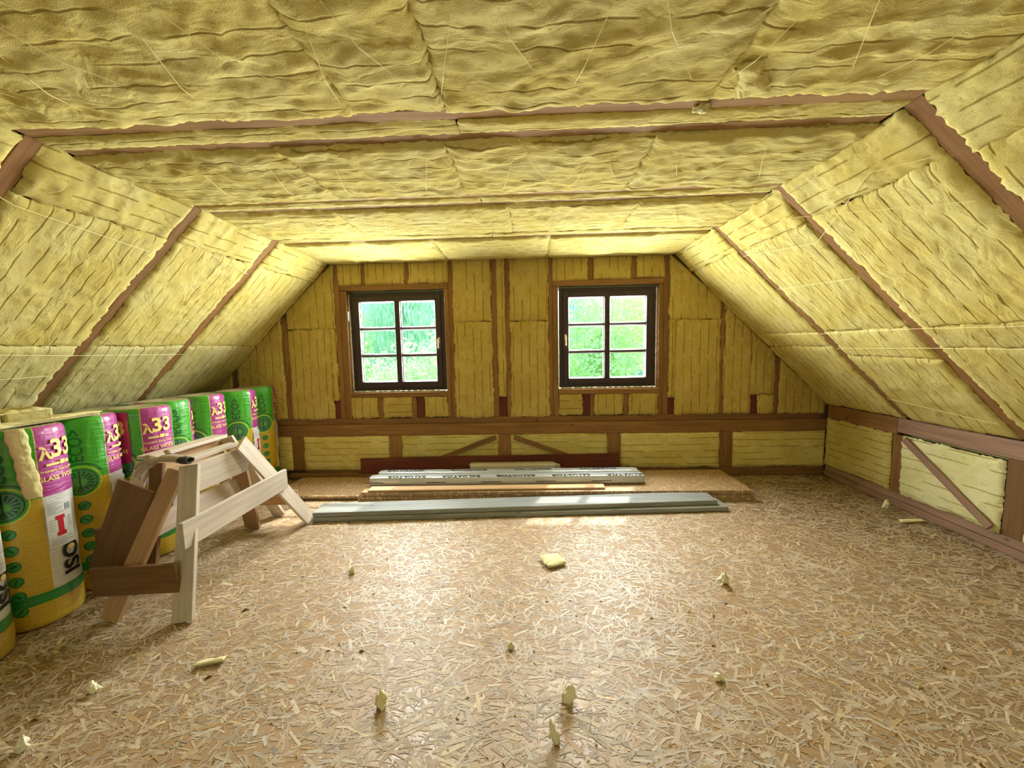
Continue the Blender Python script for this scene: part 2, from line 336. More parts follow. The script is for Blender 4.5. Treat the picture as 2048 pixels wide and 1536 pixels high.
# floor: strand board, its surface laid out strand by strand
def strand_floor():
    rs = np.random.RandomState(4); n = 78000
    x = np.concatenate([rs.uniform(-2.75, XKR, 62000), rs.uniform(XKL, XKR, n - 62000)]); y = np.concatenate([.85 + (YB - .85) * rs.rand(62000) ** 1.12, rs.uniform(-.6, YB, n - 62000)])
    big = rs.rand(n); L = np.where(big < .55, rs.uniform(.018, .045, n), rs.uniform(.04, .095, n)); W_ = np.where(big < .55, rs.uniform(.0018, .005, n), np.where(big < .88, rs.uniform(.004, .011, n), rs.uniform(.010, .019, n)))
    a = np.where(rs.rand(n) < .35, rs.normal(0, .5, n), rs.uniform(0, np.pi, n)); ca, sa = np.cos(a), np.sin(a); z = -rs.rand(n) * .0011 - .0001
    tone = np.clip(rs.normal(.45, .24, n) + np.where((big < .55) & (rs.rand(n) < .25), .3, 0), 0, 1)
    lo = np.array([0.32, 0.21, 0.115]); hi = np.array([0.74, 0.64, 0.48]); tint = rs.normal(0, .03, (n, 1)) * np.array([[1, 0, -1]])
    colr = lo + (hi - lo) * tone[:, None] ** 1.15 + tint
    cor = []
    for p, q in ((-1, -.8), (.9, -1), (1, .7), (-.92, 1)):
        sk = rs.uniform(.8, 1.1, n); px, py = p * L / 2 * sk, q * W_ / 2
        cor.append(np.stack([x + px * ca - py * sa, y + px * sa + py * ca, z], -1))
    V = np.stack(cor, 1).reshape(-1, 3)
    base = np.array([(XKL - .2, YF - .2, -.0014), (XKR + .2, YF - .2, -.0014), (XKR + .2, YB + .15, -.0014), (XKL - .2, YB + .15, -.0014), (XKL - .2, YF - .2, -.06), (XKR + .2, YF - .2, -.06), (XKR + .2, YB + .15, -.06), (XKL - .2, YB + .15, -.06)])
    bf = [(0, 1, 2, 3), (7, 6, 5, 4), (0, 4, 5, 1), (1, 5, 6, 2), (2, 6, 7, 3), (3, 7, 4, 0)]
    allv = np.concatenate([base, V]); F = np.concatenate([np.array(bf), np.arange(4 * n).reshape(n, 4) + 8])
    me = bpy.data.meshes.new('floor'); me.vertices.add(len(allv)); me.vertices.foreach_set('co', allv.reshape(-1)); nf = len(F)
    me.loops.add(nf * 4); me.loops.foreach_set('vertex_index', F.reshape(-1).astype(np.int32)); me.polygons.add(nf)
    me.polygons.foreach_set('loop_start', np.arange(0, nf * 4, 4, dtype=np.int32)); me.polygons.foreach_set('loop_total', np.full(nf, 4, dtype=np.int32)); me.update(calc_edges=True)
    at = me.color_attributes.new('strand', 'FLOAT_COLOR', 'POINT'); c4 = np.ones((len(allv), 4)); c4[:8, :3] = (.40, .26, .135); c4[8:, :3] = np.repeat(colr, 4, 0); at.data.foreach_set('color', c4.reshape(-1))
    uv = me.uv_layers.new(name='grain'); u4 = np.zeros((nf, 4, 2)); off = rs.rand(n, 1) * 50
    u4[6:, :, 0] = np.stack([-L / 2, L / 2, L / 2, -L / 2], 1) * 20 + off; u4[6:, :, 1] = np.stack([-W_ / 2, -W_ / 2, W_ / 2, W_ / 2], 1) * 700 + off; uv.data.foreach_set('uv', u4.reshape(-1))
    m, nt, b = mat_new('strand_board'); g = G(nt); A = g.n('ShaderNodeAttribute'); A.attribute_name = 'strand'; U = g.n('ShaderNodeUVMap'); U.uv_map = 'grain'
    P = g.obj(); fib = g.noise(U.outputs[0], 1.0, 3, .6); c = g.mix(g.math('MULTIPLY', g.mapr(fib, .4, .75), .38), A.outputs['Color'], (.26, .15, .07))
    c = g.mix(g.math('MULTIPLY', g.mapr(g.noise(P, 1.7, 3), .4, .7), .20), c, (.42, .25, .11)); f2 = g.noise(P, 130, 2, .6); c = g.mix(g.math('MULTIPLY', f2, .16), c, (.20, .11, .05))
    nt.links.new(c, b.inputs['Base Color']); b.inputs['Specular IOR Level'].default_value = .5
    nt.links.new(g.math('MULTIPLY_ADD', g.noise(P, 20, 2), .3, .30), b.inputs['Roughness']); g.bump(g.math('ADD', fib, g.math('MULTIPLY', f2, .6)), .35, .002, b)
    tag(link_mesh('floor', me, m), kind='structure')
strand_floor()

def slab(name, pts, off, mat, **k):
    pts = [Vector(p) for p in pts]; n = len(pts); off = Vector(off)
    me = pydata(pts + [p + off for p in pts], [tuple(range(n)), tuple(range(2 * n - 1, n - 1, -1))] + [(i, i + n, (i + 1) % n + n, (i + 1) % n) for i in range(n)])
    return tag(link_mesh(name, me, mat), kind='structure')
# the shell behind the wool
HB = 0.075
slab('ceiling', [(XL - .03, YF, ZC + HB), (XR + .03, YF, ZC + HB), (XR + .03, YB + .1, ZC + HB), (XL - .03, YB + .1, ZC + HB)], (0, 0, .05), M['wool_plain'])
a, b_ = slope_pt(1, -0.06, 0, -HB), slope_pt(1, SLEN + .12, 0, -HB)
slab('ceiling_slope', [(a.x, YF, a.z), (b_.x, YF, b_.z), (b_.x, YB + .1, b_.z), (a.x, YB + .1, a.z)], (.04, 0, .04), M['wool_plain'])
a, b_ = slope_pt(-1, -0.06, 0, -HB), slope_pt(-1, SLEN + .12, 0, -HB)
slab('ceiling_slope', [(a.x, YF, a.z), (b_.x, YF, b_.z), (b_.x, YB + .1, b_.z), (a.x, YB + .1, a.z)], (-.04, 0, .04), M['wool_plain'])
slab('wall_right', [(XKR + .07, YF, -.02), (XKR + .07, YB + .1, -.02), (XKR + .07, YB + .1, ZK), (XKR + .07, YF, ZK)], (.05, 0, 0), M['wool_plain'])
slab('wall_left', [(XKL - .07, YF, -.02), (XKL - .07, YB + .1, -.02), (XKL - .07, YB + .1, ZK), (XKL - .07, YF, ZK)], (-.05, 0, 0), M['wool_plain'])

W1 = (-1.822, -0.824, 0.902, 1.935)   # window openings x0 x1 z0 z1
W2 = (0.312, 1.300, 0.906, 1.930)
def gable(name, y, off, wins, mat):
    """gable wall sheathing around its openings"""
    zt = lambda x: min(ZC + .05, ZC + .05 - SL * max(0, x - XR, XL - x))
    xs = sorted({XKL - .1, XL, XR, XKR + .1, *[q for w_ in wins for q in w_[:2]]})
    vs, fs = [], []
    def prism(q):
        i = len(vs); vs.extend([(a_, y, c_) for a_, c_ in q] + [(a_, y + off, c_) for a_, c_ in q]); n = len(q)
        fs.extend([tuple(range(i, i + n)), tuple(range(i + 2 * n - 1, i + n - 1, -1))] + [(i + k, i + k + n, i + (k + 1) % n + n, i + (k + 1) % n) for k in range(n)])
    for x0, x1 in zip(xs, xs[1:]):
        ww = [w_ for w_ in wins if w_[0] <= x0 + 1e-6 and w_[1] >= x1 - 1e-6]
        if ww:
            prism([(x0, 0), (x1, 0), (x1, ww[0][2]), (x0, ww[0][2])]); prism([(x0, ww[0][3]), (x1, ww[0][3]), (x1, zt(x1)), (x0, zt(x0))])
        else: prism([(x0, 0), (x1, 0), (x1, zt(x1)), (x0, zt(x0))])
    tag(link_mesh(name, pydata(vs, fs), mat), kind='structure')
gable('wall_back', YB + .062, .09, [W1, W2], M['outer'])
gable('wall_front', YF, -.09, [(-1.45, -.45, .9, 1.9), (.85, 1.85, .9, 1.8)], M['wool_plain'])

# ------------------------------------------------------------------ wool batts
def batt(label, o, ex, ey, quad, mat='wool', flip=False, amp=1.0, lip=0.012, bulge=0.012, res=0.016, seed=None, thick=0.06, parent=None, name='insulation_batt', cat='insulation batt', group=None, sag=0.0):
    """A piece of glass wool between timbers. quad: its four corners (u,v) on the plane (o, ex, ey), counter-clockwise seen
    from the room; the slit lines run along ex, or along ey if flip. Its torn edges bulge over the wood by up to lip."""
    SEED[0] += 1; seed = SEED[0] * 7 if seed is None else seed
    ex, ey = Vector(ex).normalized(), Vector(ey).normalized(); q = [np.array(c, float) for c in quad]
    c0 = sum(q) / 4; Lu = max(np.linalg.norm(q[1] - q[0]), np.linalg.norm(q[2] - q[3])); Lv = max(np.linalg.norm(q[3] - q[0]), np.linalg.norm(q[2] - q[1]))
    nu, nv = max(4, int(Lu / res)), max(4, int(Lv / res))
    s, t = np.meshgrid(np.linspace(0, 1, nu + 1), np.linspace(0, 1, nv + 1), indexing='ij')
    def bil(s, t): return [(q[0][k] * (1 - s) + q[1][k] * s) * (1 - t) + (q[3][k] * (1 - s) + q[2][k] * s) * t for k in (0, 1)]
    u, v = bil(s, t)
    du = np.minimum(s, 1 - s) * Lu; dv = np.minimum(t, 1 - t) * Lv; d = np.minimum(du, dv)
    prof = np.clip(d / 0.035, 0, 1); prof = 1 - (1 - prof) ** 2.2
    h = bulge * prof + amp * (0.010 * fbm(u * 4.5, v * 4.5, seed, 3) + 0.0045 * fbm(u * 22, v * 22, seed + 3, 2)) * (0.35 + 0.65 * prof)
    rg = 1 - np.abs(fbm(u * 5 + 3 * fbm(u * 2, v * 2, seed + 9, 1), v * 8, seed + 5, 2)); h = h + amp * 0.006 * (rg ** 6) * prof
    if sag: h = h + sag * np.sin(np.pi * s) ** 0.5 * np.sin(np.pi * t)
    h = np.maximum(h, -0.02) + 0.003
    # ragged outline: push boundary rows outwards or inwards in the plane
    eu = np.where(s < 0.5, -1, 1); ev = np.where(t < 0.5, -1, 1)
    fu = np.clip(1 - du / 0.03, 0, 1); fv = np.clip(1 - dv / 0.03, 0, 1)
    rag = lambda a, sd: lip * (0.25 + 0.9 * fbm(a * 9, a * 0 + sd, seed, 2) + 0.9 * fbm(a * 55, a * 0 + sd, seed + 2, 2))
    ru = rag(v + 9 * (s > .5), 1.3) * fu * eu; rv = rag(u + 9 * (t > .5), 4.7) * fv * ev
    U = u + ru; V = v + rv
    H = h
    N1 = (nu + 1) * (nv + 1)
    pts = np.stack([U - c0[0], V - c0[1], H], -1).reshape(-1, 3)
    idx = np.arange(N1).reshape(nu + 1, nv + 1)
    fs = [(idx[i, j], idx[i + 1, j], idx[i + 1, j + 1], idx[i, j + 1]) for i in range(nu) for j in range(nv)]
    ring = [idx[i, 0] for i in range(nu)] + [idx[nu, j] for j in range(nv)] + [idx[i, nv] for i in range(nu, 0, -1)] + [idx[0, j] for j in range(nv, 0, -1)]
    sf, tf = s.reshape(-1), t.reshape(-1); vs = [tuple(p) for p in pts]; n = len(ring)
    r1, r2, r3 = [], [], []
    for k in ring:
        x, y, z = pts[k]; vs.append((x, y, min(z, 0.002))); r1.append(len(vs) - 1)
    mu, mv = min(0.003 / Lu, .2), min(0.003 / Lv, .2)
    for zz, rr in ((0.0015, r2), (-thick, r3)):
        for k in ring:
            a, c = bil(min(max(sf[k], mu), 1 - mu), min(max(tf[k], mv), 1 - mv)); vs.append((a - c0[0], c - c0[1], zz)); rr.append(len(vs) - 1)
    for A, B in ((ring, r1), (r1, r2), (r2, r3)):
        for k in range(n): fs.append((A[k], B[k], B[(k + 1) % n], A[(k + 1) % n]))
    fs.append(tuple(reversed(r3)))
    if flip: vs = [(y, -x, z) for x, y, z in vs]
    me = pydata(vs, fs, True)
    O = Vector(o) + ex * c0[0] + ey * c0[1]; n3 = ex.cross(ey)
    X, Y = (ey, -ex) if flip else (ex, ey)
    Mx = Matrix(((X.x, Y.x, n3.x, O.x), (X.y, Y.y, n3.y, O.y), (X.z, Y.z, n3.z, O.z), (0, 0, 0, 1)))
    ob = link_mesh(name, me, M[mat], Mx, parent)
    if parent is None: tag(ob, label, cat, group)
    return ob
def R4(a, b, c, d): return [(a, c), (b, c), (b, d), (a, d)]

# --- ceiling: plane facing down. ex = +X, ey = -Y -> normal -Z
CB = [(0.77, 0.83, 0.89, 0.95), (1.53, 1.598, 1.695, 1.752), (2.335, 2.385, 2.470, 2.520), (3.085, 3.125, 3.215, 3.255)]
order = ['over the camera', 'closest to the camera', 'in the middle of the ceiling', 'closest to the windows']
for i, (a, b0, c, d) in enumerate(CB):
    zb = ZC - 0.002
    aabb('collar_beam', XL + .01, XR - .01, a, b0, zb, ZC + HB - .004, M['wood_beam'], label=f'brown ceiling beam, camera side one of the pair {order[i]}', cat='beam', warp=0.004)
    aabb('collar_beam', XL + .01, XR - .01, c, d, zb, ZC + HB - .004, M['wood_beam'], label=f'brown ceiling beam, window side one of the pair {order[i]}', cat='beam', warp=0.004)
    for x0, x1, lb in ((XL + .01, -.26, 'trestle half'), (-.255, XR - .01, 'empty half')):
        batt(f'narrow wool strip inside the beam pair {order[i]}, {lb}', (0, 0, ZC), (1, 0, 0), (0, -1, 0), R4(x0, x1, -c, -b0), mat='wool_ceiling', lip=0.010 if i != 1 else 0.008, bulge=0.006, amp=0.9, res=0.012)
bays = [(0.05, CB[0][0], [XL, -.9, .1, XR], 'behind the camera'), (CB[0][3], CB[1][0], [XL, -.62, -.28, .66, XR], 'above the camera'),
        (CB[1][3], CB[2][0], [XL, -1.06, -.335, .56, XR], 'second from the camera'), (CB[2][3], CB[3][0], [XL, -1.2, -.1, .7, XR], 'third from the camera'), (CB[3][3], YB - .003, [XL, -.75, .2, XR], 'last, against the window gable')]
pos = {3: ['over the rolls', 'in the middle', 'over the bare side'], 4: ['over the rolls', 'second from the roll side', 'past the middle', 'over the bare side']}
for bi, (y0, y1, xs, lb) in enumerate(bays):
    for k, (x0, x1) in enumerate(zip(xs, xs[1:])):
        batt(f'yellow ceiling batt, bay {lb}, piece {pos[len(xs) - 1][k]}', (0, 0, ZC), (1, 0, 0), (0, -1, 0), R4(x0 - .004, x1 + .004, -y1, -y0), mat='wool_ceiling', lip=0.020 if bi < 4 else .006, bulge=0.016, amp=1.5 if bi < 3 else 1.1, res=0.014, seed=100 + bi * 10 + k, sag=0.008)

batt('torn leaf-shaped flap of wool hanging from the ceiling in front of the first beam', (.74, 1.40, ZC - .026), (.55, .85, 0), (.85, -.55, 0), [(-.10, -.030), (.09, -.055), (.11, .045), (-.09, .035)], mat='wool', thick=.008, lip=.014, bulge=.010, amp=1.2, res=.006, name='wool_flap', cat='wool scrap')
# --- slopes
RY = [(0.79, 0.86), (1.575, 1.65), (2.37, 2.44), (3.115, 3.185)]
sname = {1: 'slope above the bare wall', -1: 'slope above the rolls'}
rpos = ['beside the camera', 'first from the camera', 'middle one of three', 'closest to the windows']
for side in (1, -1):
    for i, (y0, y1) in enumerate(RY):
        p0, p1 = slope_pt(side, -0.035, (y0 + y1) / 2, -0.034), slope_pt(side, SLEN - .02, (y0 + y1) / 2, -0.034)
        board('rafter', p0, p1, y1 - y0, 0.072, (0, 1, 0), M['wood'], label=f'reddish brown rafter on the {sname[side]}, {rpos[i]}', cat='rafter', warp=0.003)
    ed = [0.10] + [q for r in RY for q in r] + [YB - .003]
    for bi in range(5):
        y0, y1 = ed[2 * bi], ed[2 * bi + 1]
        lb = ['beside the camera', 'before the first rafter', 'after the first rafter', 'after the middle rafter', 'against the gable'][bi]
        # plane: origin at ridge, ex along down-slope, ey along y so that the normal faces the room
        o = slope_pt(side, 0, 0); dn = (slope_pt(side, 1, 0) - o)
        cuts = [0.0, 0.262, 0.275 + .88, SLEN - .01] if side < 0 else [0.0, 0.255 + (0.02 if bi % 2 else 0), 1.145, 1.31 + (bi % 2) * .1, SLEN - .01]
        for k, (d0, d1) in enumerate(zip(cuts, cuts[1:])):
            ey = (0, 1, 0) if side < 0 else (0, -1, 0)
            qd = R4(d0 + .003, d1 - .001, y0, y1) if side < 0 else R4(d0 + .003, d1 - .001, -y1, -y0)
            wh = (['top strip', 'long middle piece', 'bottom piece'] if side < 0 else ['top strip', 'long middle piece', 'short lower strip', 'bottom piece'])[k]
            batt(f'yellow batt on the {sname[side]}, {wh}, {lb}', o, dn, ey, qd, mat='wool_grey' if side < 0 and k == 2 else 'wool', lip=0.018, bulge=0.012, amp=1.3 if k == 0 else 1.0, flip=(k == 0), res=0.016, seed=300 + side * 50 + bi * 6 + k)

# ------------------------------------------------------------------ back wall framing and batts
FW = M['wood']
def stud(x0, x1, z0, z1, label, y0=YB, y1=YB + .058, name='wall_stud', cat='stud', mat=None):
    return aabb(name, x0, x1, y0, y1, z0, z1, mat or FW, axis=2, label=label, cat=cat, warp=0.0)
def zt(x): return ZC - SL * max(0, x - XR, XL - x)
BZ0, BZ1, PZ = 0.450, 0.570, 0.632
aabb('wall_rail', XKL, XKR - .002, YB - .01, YB + .058, BZ0, BZ1, FW, label='long horizontal brown rail crossing the window wall below the windows', cat='rail')
aabb('wall_plate', XKL, XKR - .05, YB + .004, YB + .058, BZ1 + .001, PZ, FW, label='thin horizontal plate lying on top of the long rail of the window wall', cat='rail')
aabb('sole_plate', -2.36, XKR - .002, YB - .004, YB + .058, 0.001, 0.088, FW, label='brown sole plate along the floor under the window wall', cat='rail')
wn_a, wn_b = 'window beside the rolls', 'window on the bare side'
st = [(-3.075, -3.01, PZ, zt(-3.075), 'short brown stud deep in the corner behind the rolls'),
      (-2.513, -2.45, PZ, zt(-2.513), 'brown stud ending at the slope between the rolls and the first window'),
      (-1.945, -1.893, PZ, ZC, f'tall brown stud on the roll side of the {wn_a}'),
      (-1.891, W1[0], PZ, W1[3], f'brown jamb post framing the {wn_a}, roll side'),
      (W1[1], -0.782, PZ, W1[3], f'brown jamb post framing the {wn_a}, middle side'),
      (-0.780, -0.735, PZ, ZC, f'tall brown stud beyond the {wn_a}, towards the wall middle'),
      (-0.350, -0.297, PZ, ZC, 'brown stud of the middle pair, the one nearer the rolls'),
      (-0.213, -0.168, PZ, ZC, 'brown stud of the middle pair, the one nearer the bare side'),
      (0.215, 0.258, PZ, ZC, f'tall brown stud just before the {wn_b}'),
      (0.260, W2[0], PZ, W2[3], f'brown jamb post framing the {wn_b}, middle side'),
      (W2[1], 1.345, PZ, W2[3], f'brown jamb post framing the {wn_b}, outer side'),
      (1.347, 1.400, PZ, ZC, f'tall brown stud beyond the {wn_b}'),
      (1.903, 1.940, PZ, zt(1.94), 'brown stud ending at the slope, first beyond the bare side window'),
      (2.432, 2.482, PZ, zt(2.482), 'short brown stud ending at the slope, last before the bare corner'),
      (-1.652, -1.612, 1.992, ZC, f'short stud above the {wn_a}, roll side'), (-1.213, -1.175, 1.992, ZC, f'short stud above the {wn_a}, middle side'),
      (0.605, 0.658, 1.988, ZC, f'short stud above the {wn_b}, middle side'), (1.025, 1.076, 1.988, ZC, f'short stud above the {wn_b}, outer side'),
      (-1.546, -1.495, PZ, .850, f'short stud below the {wn_a}, roll side'), (-1.192, -1.147, PZ, .850, f'short stud below the {wn_a}, middle side'),
      (0.628, 0.668, PZ, .852, f'short stud below the {wn_b}, middle side'), (0.958, 1.012, PZ, .852, f'short stud below the {wn_b}, outer side')]
for x0, x1, z0, z1, lb in st: stud(x0, x1, z0, z1 - .002, lb)
low = [(-2.49, -2.36, 'broad post under the long rail beside the rolls'), (-1.454, -1.316, 'broad post under the long rail beneath the roll side window'), (-0.313, -0.182, 'broad post under the middle of the long rail, between the two braces'),
       (0.803, 0.931, 'broad post under the long rail beneath the bare side window'), (1.922, 2.045, 'broad post under the long rail near the bare corner')]
for x0, x1, lb in low: stud(x0, x1, 0.09, BZ0 - .001, lb, y0=YB - .006, name='wall_post', cat='post')
for (w_, l, h0, h1) in ((W1, wn_a, W1[3], 1.990), (W2, wn_b, W2[3], 1.986)):
    aabb('window_header', w_[0] - (.07 if w_ is W1 else .052), w_[1] + .043, YB - .004, YB + .058, h0 + .001, h1, FW, label=f'horizontal header timber over the {l}', cat='beam')
    aabb('window_sill', w_[0], w_[1], YB - .010, YB + .058, .853, w_[2] - .001, FW, label=f'horizontal sill timber under the {l}', cat='beam')
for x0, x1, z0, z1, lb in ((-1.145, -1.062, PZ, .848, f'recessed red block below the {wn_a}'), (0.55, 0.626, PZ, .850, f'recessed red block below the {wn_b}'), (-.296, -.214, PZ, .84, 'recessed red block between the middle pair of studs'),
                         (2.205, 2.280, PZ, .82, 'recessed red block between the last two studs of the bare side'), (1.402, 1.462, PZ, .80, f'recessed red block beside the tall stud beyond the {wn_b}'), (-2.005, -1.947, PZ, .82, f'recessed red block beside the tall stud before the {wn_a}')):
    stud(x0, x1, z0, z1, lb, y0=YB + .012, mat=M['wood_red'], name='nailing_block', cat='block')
for a, c, lb in (((-.335, .425), (-1.10, .135), 'the one sloping down towards the rolls'), ((-.150, .425), (0.72, .105), 'the one sloping down towards the bare side')):
    board('wall_brace', (a[0], YB - .026, a[1]), (c[0], YB - .026, c[1]), 0.048, 0.02, (0, 0, 1), FW, label=f'thin diagonal brace low on the window wall, {lb}', cat='brace')

def wb(x0, x1, z0, z1, lb, mat='wool_wall_dimmed', flip=True, tl=None, tr=None, **k):
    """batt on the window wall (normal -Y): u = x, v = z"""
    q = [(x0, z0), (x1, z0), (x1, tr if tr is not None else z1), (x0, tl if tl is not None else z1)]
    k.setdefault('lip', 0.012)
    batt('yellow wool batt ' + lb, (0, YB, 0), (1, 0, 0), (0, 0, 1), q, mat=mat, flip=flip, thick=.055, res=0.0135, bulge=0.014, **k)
E_ = .004
zt2 = lambda x: zt(x) - .012
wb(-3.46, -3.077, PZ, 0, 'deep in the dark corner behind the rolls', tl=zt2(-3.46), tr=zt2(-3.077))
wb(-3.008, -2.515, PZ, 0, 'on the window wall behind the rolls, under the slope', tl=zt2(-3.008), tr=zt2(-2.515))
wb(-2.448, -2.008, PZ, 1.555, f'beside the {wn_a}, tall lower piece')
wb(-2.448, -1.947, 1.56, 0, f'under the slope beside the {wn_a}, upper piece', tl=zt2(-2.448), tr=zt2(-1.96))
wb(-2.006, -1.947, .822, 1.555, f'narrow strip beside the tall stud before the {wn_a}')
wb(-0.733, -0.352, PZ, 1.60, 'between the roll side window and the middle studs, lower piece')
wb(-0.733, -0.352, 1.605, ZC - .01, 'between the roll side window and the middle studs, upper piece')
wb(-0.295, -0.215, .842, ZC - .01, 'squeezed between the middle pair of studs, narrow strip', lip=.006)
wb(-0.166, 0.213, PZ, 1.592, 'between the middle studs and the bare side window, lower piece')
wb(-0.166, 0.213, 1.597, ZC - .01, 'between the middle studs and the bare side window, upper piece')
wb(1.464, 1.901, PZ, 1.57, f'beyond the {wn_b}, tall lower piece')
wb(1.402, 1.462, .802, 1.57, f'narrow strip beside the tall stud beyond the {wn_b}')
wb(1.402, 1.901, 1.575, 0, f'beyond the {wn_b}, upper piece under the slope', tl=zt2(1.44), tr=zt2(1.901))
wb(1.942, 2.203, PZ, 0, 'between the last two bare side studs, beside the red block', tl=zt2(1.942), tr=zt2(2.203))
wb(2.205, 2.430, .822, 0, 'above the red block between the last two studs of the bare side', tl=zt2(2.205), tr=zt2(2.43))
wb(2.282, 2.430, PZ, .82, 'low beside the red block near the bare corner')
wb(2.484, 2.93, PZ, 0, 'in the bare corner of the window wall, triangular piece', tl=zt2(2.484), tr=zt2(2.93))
for x0, x1, lb in ((-1.893, -1.654, f'above the {wn_a}, piece towards the rolls'), (-1.610, -1.215, f'above the {wn_a}, middle piece'), (-1.173, -.782, f'above the {wn_a}, piece towards the wall middle')):
    wb(x0, x1, 1.992, ZC - .01, lb, lip=.009)
for x0, x1, lb in ((.260, .603, f'above the {wn_b}, piece towards the wall middle'), (.660, 1.023, f'above the {wn_b}, middle piece'), (1.078, 1.345, f'above the {wn_b}, outer piece')):
    wb(x0, x1, 1.988, ZC - .01, lb, lip=.009)
for x0, x1, fl, lb in ((-1.820, -1.548, True, f'below the {wn_a}, piece towards the rolls'), (-1.493, -1.194, False, f'below the {wn_a}, middle piece'), (-1.060, -.826, True, f'below the {wn_a}, piece past the red block')):
    wb(x0, x1, PZ + .01, .850, lb, flip=fl, lip=.012)
for x0, x1, fl, lb in ((.314, .548, False, f'below the {wn_b}, piece before the red block'), (.670, .956, True, f'below the {wn_b}, middle piece'), (1.014, 1.298, True, f'below the {wn_b}, outer piece')):
    wb(x0, x1, PZ + .01, .852, lb, flip=fl, lip=.012)
for x0, x1, lb in ((-3.44, -2.492, 'under the long rail, hidden mostly by the rolls'), (-2.358, -1.456, 'under the long rail between the rolls and the first broad post'), (-1.314, -.315, 'under the long rail with the brace falling towards the rolls'), (-.180, .801, 'under the long rail with the brace falling towards the bare side'),
                   (.933, 1.920, 'under the long rail below the bare side window'), (2.047, 2.95, 'under the long rail in the bare corner')):
    wb(x0, x1, .09, BZ0 - .002, lb, mat='wool_low', flip=False, lip=.010)

# ------------------------------------------------------------------ knee walls
KZ = (0.600, ZK - .004)
for side in (1, -1):
    X = XKR if side > 0 else XKL; s = side; nm = 'bare knee wall' if side > 0 else 'knee wall behind the rolls'
    G_ = M['wood_lit'] if side > 0 else M['wood']
    def kx(a, b): return (X + a, X + b) if s > 0 else (X - b, X - a)
    x0, x1 = kx(0, .065)
    aabb('knee_wall_beam', x0, x1, 3.245, YB - .012, KZ[0] - .02, KZ[1], M['wood'], axis=1, label=f'top beam of the {nm}, darker length by the gable', cat='beam')
    aabb('knee_wall_beam', x0, x1, -.3, 3.243, KZ[0], KZ[1], G_, axis=1, label=f'top beam of the {nm}, long length towards the camera', cat='beam')
    aabb('knee_wall_plate', x0, x1, -.3, YB - .012, .052, .112, G_, axis=1, label=f'upper sole plate of the {nm}', cat='rail')
    aabb('knee_wall_plate', *kx(-.012, .065), -.3, YB - .012, .001, .050, G_, axis=1, label=f'lower sole plate of the {nm}, lying on the floor', cat='rail')
    ys = [(3.185, 3.275), (2.385, 2.505), (1.60, 1.70), (.80, .90)]
    for k, (a, b) in enumerate(ys):
        aabb('knee_wall_post', x0, x1, a, b, .113, (KZ[0] if k else KZ[0] - .02) - .001, M['wood'] if k == 0 else M['brown'], axis=2, label=f'upright post in the {nm}, number {("one", "two", "three", "four")[k]} from the gable', cat='post')
    ed = [YB - .012, 3.275, 3.185, 2.505, 2.385, 1.70, 1.60, .90, .80, -.2]
    for k in range(5):
        a, b = ed[2 * k + 1], ed[2 * k]
        if s > 0: args = ((X, 0, 0), (0, -1, 0), (0, 0, 1), R4(-b + .002, -a - .002, .114, KZ[0] - .022))
        else: args = ((X, 0, 0), (0, 1, 0), (0, 0, 1), R4(a + .002, b - .002, .114, KZ[0] - .022))
        batt(f'yellow wool batt in the {nm}, bay {("one", "two", "three", "four", "five")[k]} from the gable', *args, mat='wool_knee_lit' if s > 0 and k else 'wool_low', lip=.014, bulge=.014, thick=.055, amp=1.1)
board('wall_brace', (XKR - .034, 3.14, .565), (XKR - .034, 2.53, .14), .05, .022, (0, 0, 1), M['wood_lit'], label='thin diagonal brace across the daylight-paled batt of the bare knee wall', cat='brace')

